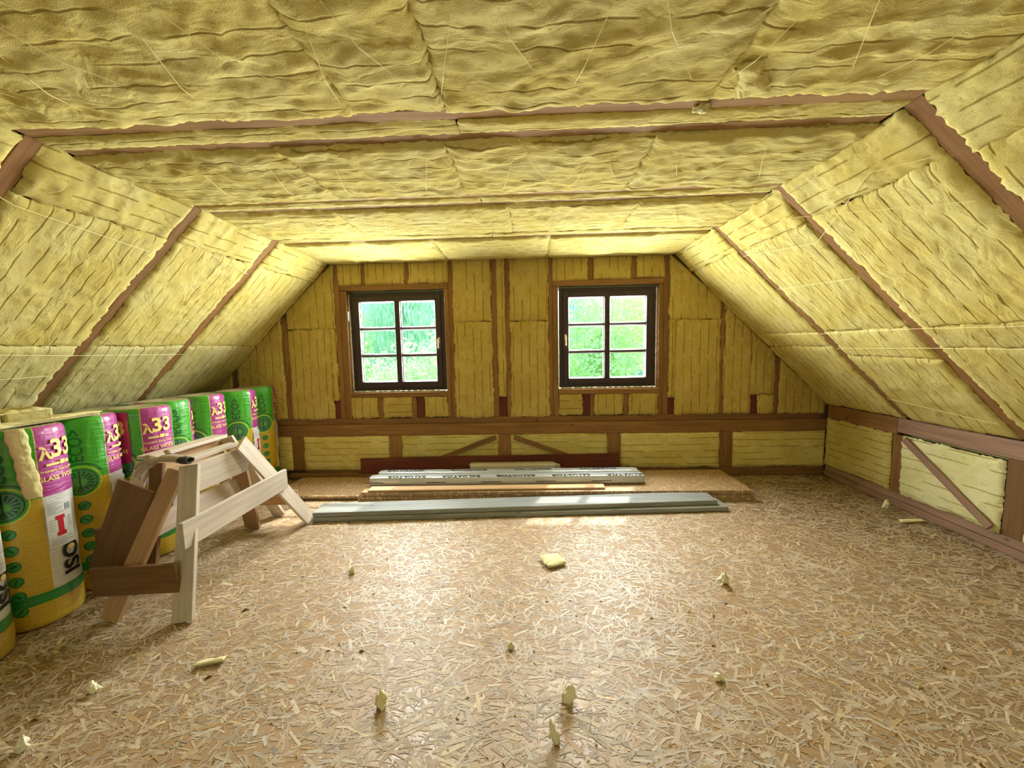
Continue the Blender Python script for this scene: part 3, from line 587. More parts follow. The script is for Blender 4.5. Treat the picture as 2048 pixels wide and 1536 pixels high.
# ------------------------------------------------------------------ windows
def make_window(name, w_, handle_side):
    x0, x1, z0, z1 = w_; y = YB + .055; root = empty(name, (0.5 * (x0 + x1), y, z0)); root['kind'] = 'structure'
    e = .012
    def rect_frame(nm, a0, a1, c0, c1, t, ya, yb, mat, par=root):
        bm = bmesh.new()
        def bx(xa, xb, za, zb):
            r = bmesh.ops.create_cube(bm, size=1)['verts']
            for v in r: v.co = Vector((xa + (v.co.x + .5) * (xb - xa), ya + (v.co.y + .5) * (yb - ya), za + (v.co.z + .5) * (zb - za)))
        bx(a0, a0 + t, c0, c1); bx(a1 - t, a1, c0, c1); bx(a0 + t, a1 - t, c0, c0 + t); bx(a0 + t, a1 - t, c1 - t, c1)
        bmesh.ops.bevel(bm, geom=bm.edges[:], offset=.003, segments=1, affect='EDGES')
        me = bpy.data.meshes.new(nm); bm.to_mesh(me); bm.free(); return link_mesh(nm, me, mat, None, par)
    rect_frame('window_frame', x0 + e, x1 - e, z0 + e, z1 - e, .048, y, y + .075, M['frame'])
    s0, s1, t0, t1 = x0 + .050, x1 - .050, z0 + .046, z1 - .050
    sash = rect_frame('sash', s0, s1, t0, t1, .058, y - .012, y + .05, M['frame'])
    g0, g1, k0, k1 = s0 + .056, s1 - .056, t0 + .056, t1 - .056; cx = (g0 + g1) / 2
    aabb('mullion', cx - .027, cx + .027, y - .008, y + .045, k0, k1, M['frame'], root, axis=2)
    H3 = (k1 - k0) / 3
    for i in (1, 2): aabb('glazing_bar', g0, g1, y, y + .040, k0 + i * H3 - .010, k0 + i * H3 + .010, M['frame'], root)
    for c, (a, b) in enumerate(((g0, cx - .027), (cx + .027, g1))):
        for r in range(3):
            c0, c1 = k0 + r * H3 + (.010 if r else 0), k0 + (r + 1) * H3 - (.010 if r < 2 else 0)
            p = link_mesh('pane', pydata([(a, y + .022, c0), (b, y + .022, c0), (b, y + .022, c1), (a, y + .022, c1)], [(0, 1, 2, 3)]), M['glass'], None, root)
            rect_frame('pane_spacer', a, b, c0, c1, .010, y + .026, y + .036, M['spacer'], p)
    # handle on the meeting stile, foam in the gap, hinge
    hx = s1 - .026 if handle_side > 0 else s0 + .026; hz = (t0 + t1) / 2 + .01
    bm = bmesh.new()
    def bx(xa, xb, ya, yb, za, zb):
        r = bmesh.ops.create_cube(bm, size=1)['verts']
        for v in r: v.co = Vector((xa + (v.co.x + .5) * (xb - xa), ya + (v.co.y + .5) * (yb - ya), za + (v.co.z + .5) * (zb - za)))
    bx(hx - .011, hx + .011, y - .016, y - .012, hz - .03, hz + .03); bx(hx - .006, hx + .006, y - .040, y - .016, hz - .006, hz + .006); bx(hx - .007, hx + .007, y - .048, y - .037, hz - .085, hz + .008)
    bmesh.ops.bevel(bm, geom=bm.edges[:], offset=.002, segments=1, affect='EDGES'); me = bpy.data.meshes.new('handle'); bm.to_mesh(me); bm.free()
    link_mesh('handle', me, M['brass'], None, sash)
    if handle_side > 0: aabb('hinge', x0 + .002, x0 + .014, YB + .006, YB + .020, z1 - .30, z1 - .20, M['spacer'], root, axis=2)
    # a lumpy bead of foam down one side and along the sill
    def bead(nm, pts, r):
        vs, fs = [], []; rs = random.Random(5); n = len(pts); k = 6
        for i, p in enumerate(pts):
            rr = r * (0.6 + rs.random() * 0.9); d = (Vector(pts[min(i + 1, n - 1)]) - Vector(pts[max(i - 1, 0)])).normalized(); a = d.orthogonal().normalized(); b = d.cross(a)
            for j in range(k): t = 2 * math.pi * j / k; vs.append(Vector(p) + (a * math.cos(t) + b * math.sin(t)) * rr)
        for i in range(n - 1):
            for j in range(k): fs.append((i * k + j, i * k + (j + 1) % k, (i + 1) * k + (j + 1) % k, (i + 1) * k + j))
        fs += [tuple(range(k))[::-1], tuple(range((n - 1) * k, n * k))]
        return link_mesh(nm, pydata(vs, fs, True), M['foam'], None, root)
    N = 46; sx = x0 + .006 if handle_side > 0 else x1 - .006
    bead('foam_bead', [(sx + .003 * math.sin(i * 1.7), y - .006, z0 + .01 + (z1 - z0 - .04) * i / N) for i in range(N + 1)], .0055)
    bead('foam_bead', [(x0 + .03 + (x1 - x0 - .06) * i / N, y - .008, z0 + .006 + .002 * math.sin(i * 2.1)) for i in range(N + 1)], .0055)
    return root
make_window('window_1', W1, 1); make_window('window_2', W2, -1)
# the front gable's windows, behind the camera: plain frames and glass
for i, w_ in enumerate([(-1.45, -.45, .9, 1.9), (.85, 1.85, .9, 1.8)]):
    r = empty(f'window_{i + 3}', ((w_[0] + w_[1]) / 2, YF - .04, w_[2])); r['kind'] = 'structure'
    for (a, b, c, d) in ((w_[0], w_[0] + .06, w_[2], w_[3]), (w_[1] - .06, w_[1], w_[2], w_[3]), (w_[0] + .06, w_[1] - .06, w_[2], w_[2] + .06), (w_[0] + .06, w_[1] - .06, w_[3] - .06, w_[3]), ((w_[0] + w_[1]) / 2 - .025, (w_[0] + w_[1]) / 2 + .025, w_[2] + .06, w_[3] - .06)):
        aabb('window_frame', a, b, YF - .07, YF - .02, c, d, M['frame'], r, axis=2)
    link_mesh('pane', pydata([(w_[0], YF - .045, w_[2]), (w_[1], YF - .045, w_[2]), (w_[1], YF - .045, w_[3]), (w_[0], YF - .045, w_[3])], [(0, 1, 2, 3)]), M['glass'], None, r)

# ------------------------------------------------------------------ twine holding the wool
def tube_me(paths, r, k=4):
    vs, fs = [], []
    for pts in paths:
        n = len(pts); b0 = len(vs)
        for i, p in enumerate(pts):
            d = (Vector(pts[min(i + 1, n - 1)]) - Vector(pts[max(i - 1, 0)])).normalized(); a = d.orthogonal().normalized(); b = d.cross(a)
            for j in range(k): t = 2 * math.pi * j / k; vs.append(Vector(p) + (a * math.cos(t) + b * math.sin(t)) * r)
        for i in range(n - 1):
            for j in range(k): fs.append((b0 + i * k + j, b0 + i * k + (j + 1) % k, b0 + (i + 1) * k + (j + 1) % k, b0 + (i + 1) * k + j))
        fs.append(tuple(range(b0 + k - 1, b0 - 1, -1))); fs.append(tuple(range(b0 + (n - 1) * k, b0 + n * k)))
    return pydata(vs, fs)
def twine(label, pts):
    tag(link_mesh('twine', tube_me([pts], .0014), M['twine']), label, 'twine', 'twine holding up the wool')
zz = ZC - .046
blab = ['above the camera', 'second from the camera', 'third from the camera', 'before the window gable']
for bi, (ya, yb, st_) in enumerate(((.90, 1.535, .29), (1.75, 2.34, .24), (2.515, 3.09, .27), (3.255, 3.93, .5))):
    pts = []; x = XL + .16; k = 0; rs = random.Random(bi + 3)
    while x < XR - .1:
        pts.append((x, (yb if k % 2 else ya), zz + .040)); xn = x + st_ * (0.75 + .5 * rs.random()) * (0.55 if k % 2 else 1.0)
        pts.append((0.65 * x + .35 * xn, (ya * .6 + yb * .4) if k % 2 == 0 else (yb * .6 + ya * .4), zz)); x = xn; k += 1
    twine(f'thin yellow twine zigzagging across the ceiling wool, bay {blab[bi]}', pts)
def sl_tw(side, seq, lab): twine(lab, [slope_pt(side, d, y, .034) for d, y in seq])
sl_tw(1, [(1.15, 1.66), (1.13, 2.37), (1.14, 3.10), (1.12, 3.9)], 'long straight yellow twine along the slope above the bare knee wall, upper one')
sl_tw(1, [(1.30, 1.66), (1.29, 2.37), (1.30, 3.10)], 'straight yellow twine along the slope above the bare knee wall, lower one')
sl_tw(1, [(.20, 2.43), (.46, 1.66), (.62, 1.62)], 'yellow twine slanting over the slope of the bare side, close to its first rafter')
sl_tw(1, [(.30, 3.12), (.40, 2.45), (.16, 1.9), (.22, 1.66)], 'yellow twine crossing the upper slope of the bare side')
sl_tw(1, [(1.85, 3.1), (1.95, 2.44)], 'short yellow twine low on the slope above the bare knee wall')
sl_tw(1, [(.66, 3.1), (.70, 2.44)], 'short yellow twine half way up the slope of the bare side')
sl_tw(-1, [(1.19, 1.2), (1.18, 1.66), (1.21, 2.37), (1.22, 3.15)], 'long straight yellow twine along the slope above the rolls')
sl_tw(-1, [(1.42, 1.3), (1.40, 1.66), (1.38, 2.30)], 'lower straight yellow twine along the slope above the rolls')
sl_tw(-1, [(.16, 1.3), (.30, 1.66), (.36, 2.30)], 'yellow twine slanting across the top of the slope above the rolls')
sl_tw(-1, [(.22, 2.44), (.34, 3.1)], 'yellow twine across the upper slope over the rolls, beyond the second rafter')

# ------------------------------------------------------------------ timber and packages by the window wall
t = None
for k in range(4):
    aabb('osb_sheet', -1.52 + .01 * k, 1.905 - .012 * (k % 2), 3.335 + .006 * ((k * 7) % 3), 3.915 - .004 * k, .001 + k * .0225, .022 + k * .0225, M['osb2'], bev=.001,
         label=f'brown strand board sheet in the low stack by the window wall, {("lowest", "second from the floor", "second from the top", "topmost")[k]}', cat='board', group=None)
for k in range(2):
    aabb('osb_sheet', -2.36 + .02 * k, -1.535, 3.40 - .02 * k, 3.905, .001 + k * .02, .020 + k * .02, M['osb2'], bev=.001, label=f'smaller strand board sheet on the trestle side of the stack, {("lower", "upper")[k]} one', cat='board')
TOPZ = .092
board('plank', (-1.715, 3.03, .0195), (1.580, 3.215, .0195), .20, .036, (0, 1, 0), M['silver'], label='weathered grey plank on the floor, lower of the two in front of the stack', cat='plank', warp=0)
board('plank', (-1.715, 3.035, .0575), (1.510, 3.255, .0575), .20, .037, (0, 1, 0), M['silver'], label='weathered grey plank with daylight on it, upper of the two', cat='plank', warp=0)
board('plank', (-1.43, 3.385, TOPZ + .009), (.66, 3.425, TOPZ + .009), .10, .016, (0, 1, 0), M['tan'], label='thin tan board on the strand board stack behind the grey planks', cat='plank')
board('plank', (-1.745, 3.945, .148), (.912, 3.945, .178), .15, .022, (0, 0.05, 1), M['wood_red'], label='dark red board standing on edge against the window wall', cat='plank')
board('plank', (-2.50, 3.945, .05), (-1.56, 3.945, .05), .055, .03, (0, 1, 0), M['wood'], label='short brown batten lying by the window wall beside the rolls', cat='plank')

def text_me(s, size, align='CENTER', extr=0.0):
    cu = bpy.data.curves.new('t', 'FONT'); cu.body = s; cu.size = size; cu.align_x = align; cu.align_y = 'CENTER'; cu.offset = (0.030 if s in ('33', '3', '\u03bb', 'SALVATOR', 'ISO') else 0.014) * size; cu.resolution_u = 3
    o = bpy.data.objects.new('t', cu); COL.objects.link(o); dg = bpy.context.evaluated_depsgraph_get(); dg.update()
    me = bpy.data.meshes.new_from_object(o.evaluated_get(dg)); bpy.data.objects.remove(o); me.materials.clear(); return me

def foil_mat():
    m, nt, b = mat_new('silver_film'); g = G(nt); P = g.obj()
    n = g.noise(g.scale(P, 3, 30, 30), 1.0, 4, 0.6); c = g.mix(n, (0.42, 0.45, 0.47), (0.56, 0.60, 0.63)); nt.links.new(c, b.inputs['Base Color'])
    b.inputs['Metallic'].default_value = 0.35; b.inputs['Roughness'].default_value = 0.32; g.bump(g.noise(g.scale(P, 4, 22, 22), 1.0, 3, 0.5), 0.22, 0.003, b); return m
M['film'] = foil_mat(); M['film2'] = plain('cloudy_film', (0.42, 0.37, 0.26), 0.3, bump=0.6, bscale=30)
M['film_end'] = plain('orange_end', (0.62, 0.33, 0.20), 0.5)
def package(label, c, length, wid, hei, rz, n_text, upside, short=False):
    root = empty('film_package', c, rz, label, 'package')
    # rounded, slightly creased bar
    vs, fs = [], []; nx = 60; prof = []
    rad = .018
    for (cx_, cz_, a0) in ((wid / 2 - rad, hei - rad, 0), (-wid / 2 + rad, hei - rad, 90), (-wid / 2 + rad, rad, 180), (wid / 2 - rad, rad, 270)):
        for q in range(4): a = math.radians(a0 + q * 30); prof.append((cx_ + rad * math.cos(a), cz_ + rad * math.sin(a)))
    K = len(prof); rs = random.Random(int(length * 100))
    for i in range(nx + 1):
        s = i / nx; x = -length / 2 + s * length; e = 1.0 if 0 < i < nx else .90
        for j, (py, pz) in enumerate(prof):
            d = .0012 * math.sin(i * .9 + j) ; vs.append((x + (.008 * math.sin(j * 1.3) if i in (0, nx) else 0), py * e, max(0.0, (pz - hei / 2) * e + hei / 2 + (d if pz > .01 else 0))))
    for i in range(nx):
        for j in range(K): fs.append((i * K + j, (i + 1) * K + j, (i + 1) * K + (j + 1) % K, i * K + (j + 1) % K))
    W = root.matrix_world
    o = link_mesh('wrapped_bundle', pydata(vs, fs, True), M['film'] if not short else M['film2'], W, root)
    for e in (0, nx):
        loop = [vs[e * K + j] for j in range(K)]
        loop = [(x + (.002 if e else -.002), y, z) for x, y, z in loop]
        link_mesh('bundle_end', pydata(loop, [tuple(range(K)) if e == 0 else tuple(reversed(range(K)))]), M['film_end'] if not short else M['film2'], W, root)
    for k in range(n_text):
        x = -length / 2 + length * (k + .5 + (.18 if upside else -.1)) / n_text
        me = text_me('SALVATOR', .056); R_ = Matrix.Rotation(math.pi, 4, 'Z') if upside else Matrix.Identity(4)
        link_mesh('lettering', me, M['ink'], W @ Matrix.Translation((x, -.028 if upside else .0, hei + .0022)) @ R_ @ Matrix.Diagonal((1.28, 1, 1, 1)), root)
        if upside:
            aabb_l = link_mesh('printed_line', pydata([(-.09, 0, -.003), (.09, 0, -.003), (.09, 0, .003), (-.09, 0, .003)], [(0, 1, 2, 3)]), M['ink'], W @ Matrix.Translation((x - length / n_text * .45 if k else x - .3, -wid / 2 - .0015, hei * .42)), root)
    return root
package('long silver film package, front one, with black capitals upside down on it', (-.215, 3.540, TOPZ + .001), 2.50, .115, .082, .012, 5, True)
package('long silver film package lying behind the front one, lettering upright', (-.205, 3.660, TOPZ + .001), 2.44, .110, .088, .012, 4, False)
b3 = package('short pale film-wrapped bundle with a crumpled end, behind the silver packages', (-.165, 3.79, TOPZ + .001), .82, .11, .115, .012, 0, False, True)
# crumpled film end of the short bundle
def blob_me(r, seed, sc=(1, 1, 1), sub=3, amp=.35, fr=3.0, flat=False):
    bm = bmesh.new(); bmesh.ops.create_icosphere(bm, subdivisions=sub, radius=1)
    from mathutils import noise as mn
    for v in bm.verts:
        p = v.co.copy(); d = 1 + amp * mn.noise(p * fr + Vector((seed * 3.1, seed, 0))) + amp * .6 * mn.noise(p * fr * 3 + Vector((seed, 0, seed * 2.3)))
        v.co = Vector((p.x * sc[0], p.y * sc[1], p.z * sc[2])) * d * r
    if flat:
        z0 = min(v.co.z for v in bm.verts)
        for v in bm.verts: v.co.z = max(v.co.z - z0 - r * sc[2] * .3, 0)
    for f in bm.faces: f.smooth = True
    me = bpy.data.meshes.new('blob'); bm.to_mesh(me); bm.free(); return me
link_mesh('crumpled_film', blob_me(.058, 4, (1.0, .8, .75), amp=.5, fr=2.5), M['film2'], Matrix.Translation((.235, 3.795, TOPZ + .075)), b3)

# ------------------------------------------------------------------ insulation rolls
RR, RH = .163, 1.0
def film_mat():
    """printed wrapper: the print repeats every half turn; emblem centre at angle 0"""
    m, nt, b = mat_new('printed_wrapper'); g = G(nt); P = g.obj(); x, y, z = g.sep(P)
    ang = g.math('ARCTAN2', y, x)                                        # -pi..pi
    pa = g.math('SUBTRACT', g.math('MULTIPLY', g.math('FRACT', g.math('ADD', g.math('DIVIDE', ang, math.pi), 1.0 + 64 / 180)), 180.0), 64.0)   # degrees in [-64,116)
    U = g.math('MULTIPLY', pa, RR * math.pi / 180)                       # metres along the film
    mag = g.math('GREATER_THAN', pa, 44.0)
    top = g.math('GREATER_THAN', z, .65)
    nz = g.noise(P, 4, 2)
    green = g.mix(nz, (0.035, 0.30, 0.012), (0.06, 0.42, 0.02)); yel = g.mix(nz, (0.52, 0.34, 0.012), (0.60, 0.42, 0.03))
    magc = g.mix(nz, (0.34, 0.030, 0.20), (0.46, 0.06, 0.32)); wht = g.mix(nz, (0.62, 0.62, 0.60), (0.74, 0.74, 0.74))
    ca = g.mix(top, yel, green); cb = g.mix(top, wht, magc); c = g.mix(mag, ca, cb)
    # thin pale border lines
    bl = g.math('LESS_THAN', g.math('ABSOLUTE', g.math('SUBTRACT', pa, 44.0)), 0.9); c = g.mix(g.math('MULTIPLY', bl, .7), c, (0.75, 0.62, 0.35))
    # bottom green band, tilted a little
    bz = g.math('LESS_THAN', g.math('ABSOLUTE', g.math('SUBTRACT', z, .150)), .026); c = g.mix(bz, c, (0.015, 0.24, 0.03))
    below = g.math('LESS_THAN', z, .124); c = g.mix(below, c, yel)
    # emblem
    def dist(u0, z0):
        return g.math('SQRT', g.math('ADD', g.math('POWER', g.math('SUBTRACT', U, u0), 2.0), g.math('POWER', g.math('SUBTRACT', z, z0), 2.0)))
    ez = .640; D = dist(0.0, ez); inn = g.math('LESS_THAN', pa, 44.0)
    def put(c, f, col): return g.mix(g.math('MULTIPLY', f, inn), c, col)
    c = put(c, g.math('LESS_THAN', D, .088), (0.60, 0.66, 0.06)); c = put(c, g.math('LESS_THAN', D, .082), (0.05, 0.36, 0.03))
    c = put(c, g.math('LESS_THAN', D, .072), (0.005, 0.07, 0.02)); c = put(c, g.math('LESS_THAN', D, .066), (0.06, 0.26, 0.09))
    th = g.math('ARCTAN2', g.math('SUBTRACT', z, ez), U)
    ray = g.math('GREATER_THAN', g.math('SINE', g.math('MULTIPLY', th, 17.0)), 0.15)
    ra = g.math('MULTIPLY', ray, g.math('MULTIPLY', g.math('GREATER_THAN', D, .030), g.math('LESS_THAN', D, .058))); c = put(c, ra, (0.004, 0.06, 0.02))
    hub = g.math('LESS_THAN', dist(.012, ez - .004), .017); c = put(c, hub, (0.10, 0.42, 0.06))
    trunk = g.math('MULTIPLY', g.math('LESS_THAN', g.math('ABSOLUTE', U), .004), g.math('LESS_THAN', D, .062)); c = put(c, trunk, (0.004, 0.06, 0.02))
    # arc over the emblem
    arc = g.math('MULTIPLY', g.math('LESS_THAN', g.math('ABSOLUTE', g.math('SUBTRACT', D, .102)), .005), g.math('GREATER_THAN', z, ez + .045)); c = put(c, arc, (0.01, 0.13, 0.02))
    for k, zc in enumerate((.500, .420, .340, .262, .186, .110)):
        u0 = .006 + .001 * k; d = dist(u0, zc)
        c = put(c, g.math('LESS_THAN', d, .0265), (0.008, 0.13, 0.03)); c = put(c, g.math('LESS_THAN', d, .0215), (0.03, 0.30, 0.05))
        gl = g.math('MULTIPLY', g.math('LESS_THAN', g.math('ABSOLUTE', g.math('SUBTRACT', g.math('MULTIPLY', g.math('SUBTRACT', U, u0), (1, -1, .3, 1.6, -.7, .9)[k]), g.math('SUBTRACT', z, zc))), .005), g.math('LESS_THAN', d, .014)); c = put(c, gl, (0.004, 0.08, 0.02))
    nt.links.new(c, b.inputs['Base Color']); b.inputs['Roughness'].default_value = .38; b.inputs['Coat Weight'].default_value = .45; b.inputs['Coat Roughness'].default_value = .18
    h = g.math('ADD', g.noise(g.scale(P, 10, 10, 60), 1.0, 3, .6), g.math('MULTIPLY', g.noise(g.scale(P, 30, 30, 6), 1.0, 3), .8)); g.bump(h, .85, .008, b)
    return m
M['wrap'] = film_mat()
M['flap'] = plain('magenta_film', (0.40, 0.025, 0.10), .35, bump=.4, coat=.4, bscale=20)
M['topfilm'] = plain('cloudy_top_film', (0.50, 0.46, 0.30), .3, bump=.7, bscale=18, coat=.5, var=.4)
M['sticker'] = plain('white_label_paper', (0.70, 0.71, 0.70), .5)
M['redprint'] = plain('red_print', (0.50, 0.01, 0.02), .5)
M['greyprint'] = plain('grey_print', (0.30, 0.32, 0.33), .5)

def bend(me, ang0, z0, r, rot90=False, sx=1.0):
    """lay a flat mesh (x right, y up) on the roll: ang0 in radians"""
    for v in me.vertices:
        x, y = v.co.x * sx, v.co.y
        if rot90: x, y = -y, x
        a = ang0 + x / r; v.co = Vector((r * math.cos(a), r * math.sin(a), z0 + y))
    return me
def patch(a0, a1, z0, z1, r, nu=14, nv=8, skew=0.0, taper=0.0):
    vs, fs = [], []
    for i in range(nu + 1):
        for j in range(nv + 1):
            t = j / nv; s = i / nu; a = a0 + (a1 - a0) * (s * (1 - taper * (1 - t)) + taper * (1 - t) * .0) + skew * (1 - t); vs.append((r * math.cos(a), r * math.sin(a), z0 + (z1 - z0) * t))
    for i in range(nu):
        for j in range(nv): fs.append((i * (nv + 1) + j, (i + 1) * (nv + 1) + j, (i + 1) * (nv + 1) + j + 1, i * (nv + 1) + j + 1))
    return pydata(vs, fs, True)
def cyl_grid_quad(x0, x1, y0, y1, n=6):
    vs, fs = [], []
    for i in range(n + 1): vs += [(x0 + (x1 - x0) * i / n, y0, 0), (x0 + (x1 - x0) * i / n, y1, 0)]
    for i in range(n): fs.append((2 * i, 2 * i + 2, 2 * i + 3, 2 * i + 1))
    return vs, fs
def join_quads(qs, n=6):
    vs, fs = [], []
    for q in qs:
        a, b = cyl_grid_quad(*q, n=n); k = len(vs); vs += a; fs += [tuple(i + k for i in f) for f in b]
    return pydata(vs, fs)

def make_roll(loc, rz, label, group):
    root = empty('insulation_roll', loc, 0, label, 'insulation roll', group); W = root.matrix_world
    NA, prof = 96, [(.150, .002), (.160, .010), (.163, .03)]
    for i in range(1, 26): prof.append((RR + .0016 * math.sin(i * .8), .03 + i * (RH - .065) / 26))
    prof += [(RR, RH - .035), (RR - .002, RH - .020), (RR - .008, RH - .008), (RR - .018, RH - .001)]
    vs, fs = [], []; K = len(prof)
    for i in range(NA):
        a = 2 * math.pi * i / NA
        for j, (r, z) in enumerate(prof):
            rr = r * (1 + .010 * math.sin(2 * a + z * 3) + (.005 * math.sin(7 * a + z * 9) + .004 * math.sin(13 * a - z * 23)) * (z > .02)); vs.append((rr * math.cos(a), rr * math.sin(a), z))
    for i in range(NA):
        for j in range(K - 1): fs.append((i * K + j, ((i + 1) % NA) * K + j, ((i + 1) % NA) * K + j + 1, i * K + j + 1))
    fs.append(tuple(i * K for i in reversed(range(NA))))
    link_mesh('wrapper', pydata(vs, fs, True), M['wrap'], W, root)
    # top: film-covered spiral
    vs, fs = [], []; rings = 22
    for k in range(rings + 1):
        for i in range(NA):
            a = 2 * math.pi * i / NA; r = (RR - .017) * (1 - k / rings) * (1 + .010 * math.sin(2 * a + 3)) + .001
            z = RH - .002 + .004 * math.sin(a + k * 2.2) * min(1, k / 3) * (1 if k < rings - 3 else .3) - .012 * (k / rings) ** 2
            vs.append((r * math.cos(a), r * math.sin(a), z))
    for k in range(rings):
        for i in range(NA): fs.append((k * NA + i, k * NA + (i + 1) % NA, (k + 1) * NA + (i + 1) % NA, (k + 1) * NA + i))
    link_mesh('end_film', pydata(vs, fs, True), M['topfilm'], W, root)
    rp_ = RR + .0060; D = math.pi / 180
    for base in (0, 180):
        b0 = base * D; am = b0 + 74 * D
        def T(s, size, a, z, mat, rot=False, sx=1.0, nm='lettering', r=rp_):
            link_mesh(nm, bend(text_me(s, size), a, z, r, rot, sx), mat, W, root)
        T('33', .125, am + 8 * D, .880, M['yprint']); T('\u03bb', .085, am - 19 * D, .862, M['yprint'])
        T('THERMAL INSULATION', .0165, am, .772, M['yprint'], sx=1.0); T('GLASS WOOL', .032, am, .735, M['yprint'])
        link_mesh('printed_strip', bend(join_quads([(-.060, -.002, -.007, .005), (.002, .030, -.009, .013), (.034, .060, -.008, .008)]), am, .806, rp_), M['yprint'], W, root)
        T('ISO', .115, am + 2 * D, .305, M['ink'], True, 1.0)
        link_mesh('printed_disc', bend(join_quads([(-.021 * math.sqrt(max(0, 1 - ((j + .5) / 5.5 - 1) ** 2)), .021 * math.sqrt(max(0, 1 - ((j + .5) / 5.5 - 1) ** 2)), -.027 + j * .0049, -.027 + (j + 1) * .0049) for j in range(11)], n=4), am + 2 * D, .372, rp_ - .0008), M['yprint'], W, root)
        T('ECO>', .082, b0 + 0 * D, .845, M['gprint'], True, .88)
        # white data label with a red mark, low on the white panel
        ls = link_mesh('data_label', bend(join_quads([(-.058, .058, -.12, .12)], 12), am - 10 * D, .50, rp_ + .001), M['sticker'], W, root)
        link_mesh('red_mark', bend(join_quads([(-.018, .022, .030 - i * .0105, .040 - i * .0105 + .0005) if i in (0, 1, 8, 9) else (-.010, .014, .030 - i * .0105, .040 - i * .0105 + .0005) for i in range(10)], 3), am - 12 * D, .50, rp_ + .0022), M['redprint'], None, ls)
        rows = [(-.050, .000 + .02 * math.sin(i * 2.3), .108 - i * .009, .111 - i * .009) for i in range(7)] + [(.022, .050, .060, .092)] + [(.028, .050, .02 - i * .012, .024 - i * .012) for i in range(5)] + [(-.05, -.026, .02 - i * .013, .023 - i * .013) for i in range(5)] + [(-.050, .045 - .03 * (i % 2), -.080 - i * .009, -.077 - i * .009) for i in range(4)]
        link_mesh('fine_print', bend(join_quads(rows, 3), am - 10 * D, .50, rp_ + .0022), M['greyprint'], None, ls)
    return root

grp = 'insulation rolls standing along the low wall'
rolls = [(-2.520, 1.515, -43, 'green, yellow and white wrapped roll at the camera end of the row'),
         (-2.564, 1.850, -61, 'green and magenta wrapped roll with a strip of loose wool hanging down its front'),
         (-2.632, 2.180, -46, 'wrapped insulation roll with a dark red film overlap, just behind the brown trestle boards'),
         (-2.592, 2.512, -88, 'wrapped insulation roll showing the whole magenta λ33 panel above the trestles'),
         (-2.742, 2.842, -24, 'bright green roll set back slightly between its two magenta-edged neighbours'),
         (-2.735, 3.172, -72, 'roll with olive green panel and magenta edge, third from the gable end'),
         (-2.689, 3.500, -52, 'bright green roll with a round emblem, second from the gable end'),
         (-2.726, 3.832, -38, 'dark green and yellow roll standing last, against the window gable')]
r0 = make_roll((rolls[0][0], rolls[0][1], 0.001), 0, rolls[0][3], grp)
cps = [r0]
for x, y, a, lb in rolls[1:]:
    cps.append(copy_tree(r0, (x, y, .001), math.radians(a), lb))
r0.matrix_world = Matrix.Translation((rolls[0][0], rolls[0][1], .001)) @ Matrix.Rotation(math.radians(rolls[0][2]), 4, 'Z')
back = [(-3.02, 2.02, 40), (-3.02, 2.36, 110), (-3.045, 2.68, 200), (-3.055, 3.02, 75), (-3.03, 3.345, 10), (-3.03, 3.68, 150), (-2.90, 1.69, 250)]
bl = ['beside the strip-hung roll', 'in line with the trestle ends', 'behind the λ33 panel roll', 'behind the set-back bright green roll', 'behind the second roll from the gable', 'in the gable corner', 'at the camera end']
for (x, y, a), lb in zip(back, bl):
    c = copy_tree(r0, (x, y, .001), math.radians(a), f'insulation roll of the rear row under the slope, {lb}', group='rear row of insulation rolls')
    c.scale = (.975, .975, .965)
# loose overlaps of film on two rolls
def flap(roll, a0, a1, z0, z1, taper, skew, mat):
    me = patch(math.radians(a0), math.radians(a1), z0, z1, RR + .006, taper=taper, skew=skew)
    o = link_mesh('film_overlap', me, mat, roll.matrix_world, roll)
flap(cps[3], -46, 24, .66, .985, 0, 0, M['flap'])
t33 = link_mesh('lettering', bend(text_me('3', .125), math.radians(8), .880, RR + .0072), M['yprint'], cps[3].matrix_world, cps[3])
t34 = link_mesh('lettering', bend(text_me('GLASS', .032), math.radians(4), .735, RR + .0072), M['yprint'], cps[3].matrix_world, cps[3])
flap(cps[2], -45, -12, .66, .985, 0.35, .12, M['flap'])

# scraps of wool lying on the rolls
batt('torn block of yellow wool lying on the roll tops at the camera end', (0, 0, RH + .066), (1, 0, 0), (0, 1, 0), [(-2.80, 1.50), (-2.60, 1.50), (-2.555, 1.80), (-2.80, 1.80)], mat='wool_plain', thick=.058, lip=.02, bulge=.012, amp=2.4, name='wool_scrap', cat='wool scrap')
batt('lumpy pale block of wool on the roll tops, the one further in', (0, 0, RH + .062), (1, 0, 0), (0, 1, 0), [(-2.80, 1.84), (-2.58, 1.83), (-2.565, 2.02), (-2.78, 2.04)], mat='wool_plain', thick=.054, lip=.02, bulge=.014, amp=2.4, name='wool_scrap', cat='wool scrap')
batt('thin flat wool offcut resting on the roll tops beyond the torn blocks', (0, 0, RH + .018), (1, 0, 0), (0, 1, 0), [(-2.60, 1.60), (-2.50, 1.60), (-2.48, 2.18), (-2.60, 2.16)], mat='wool_plain', thick=.012, lip=.02, bulge=.008, amp=1.0, name='wool_scrap', cat='wool scrap')
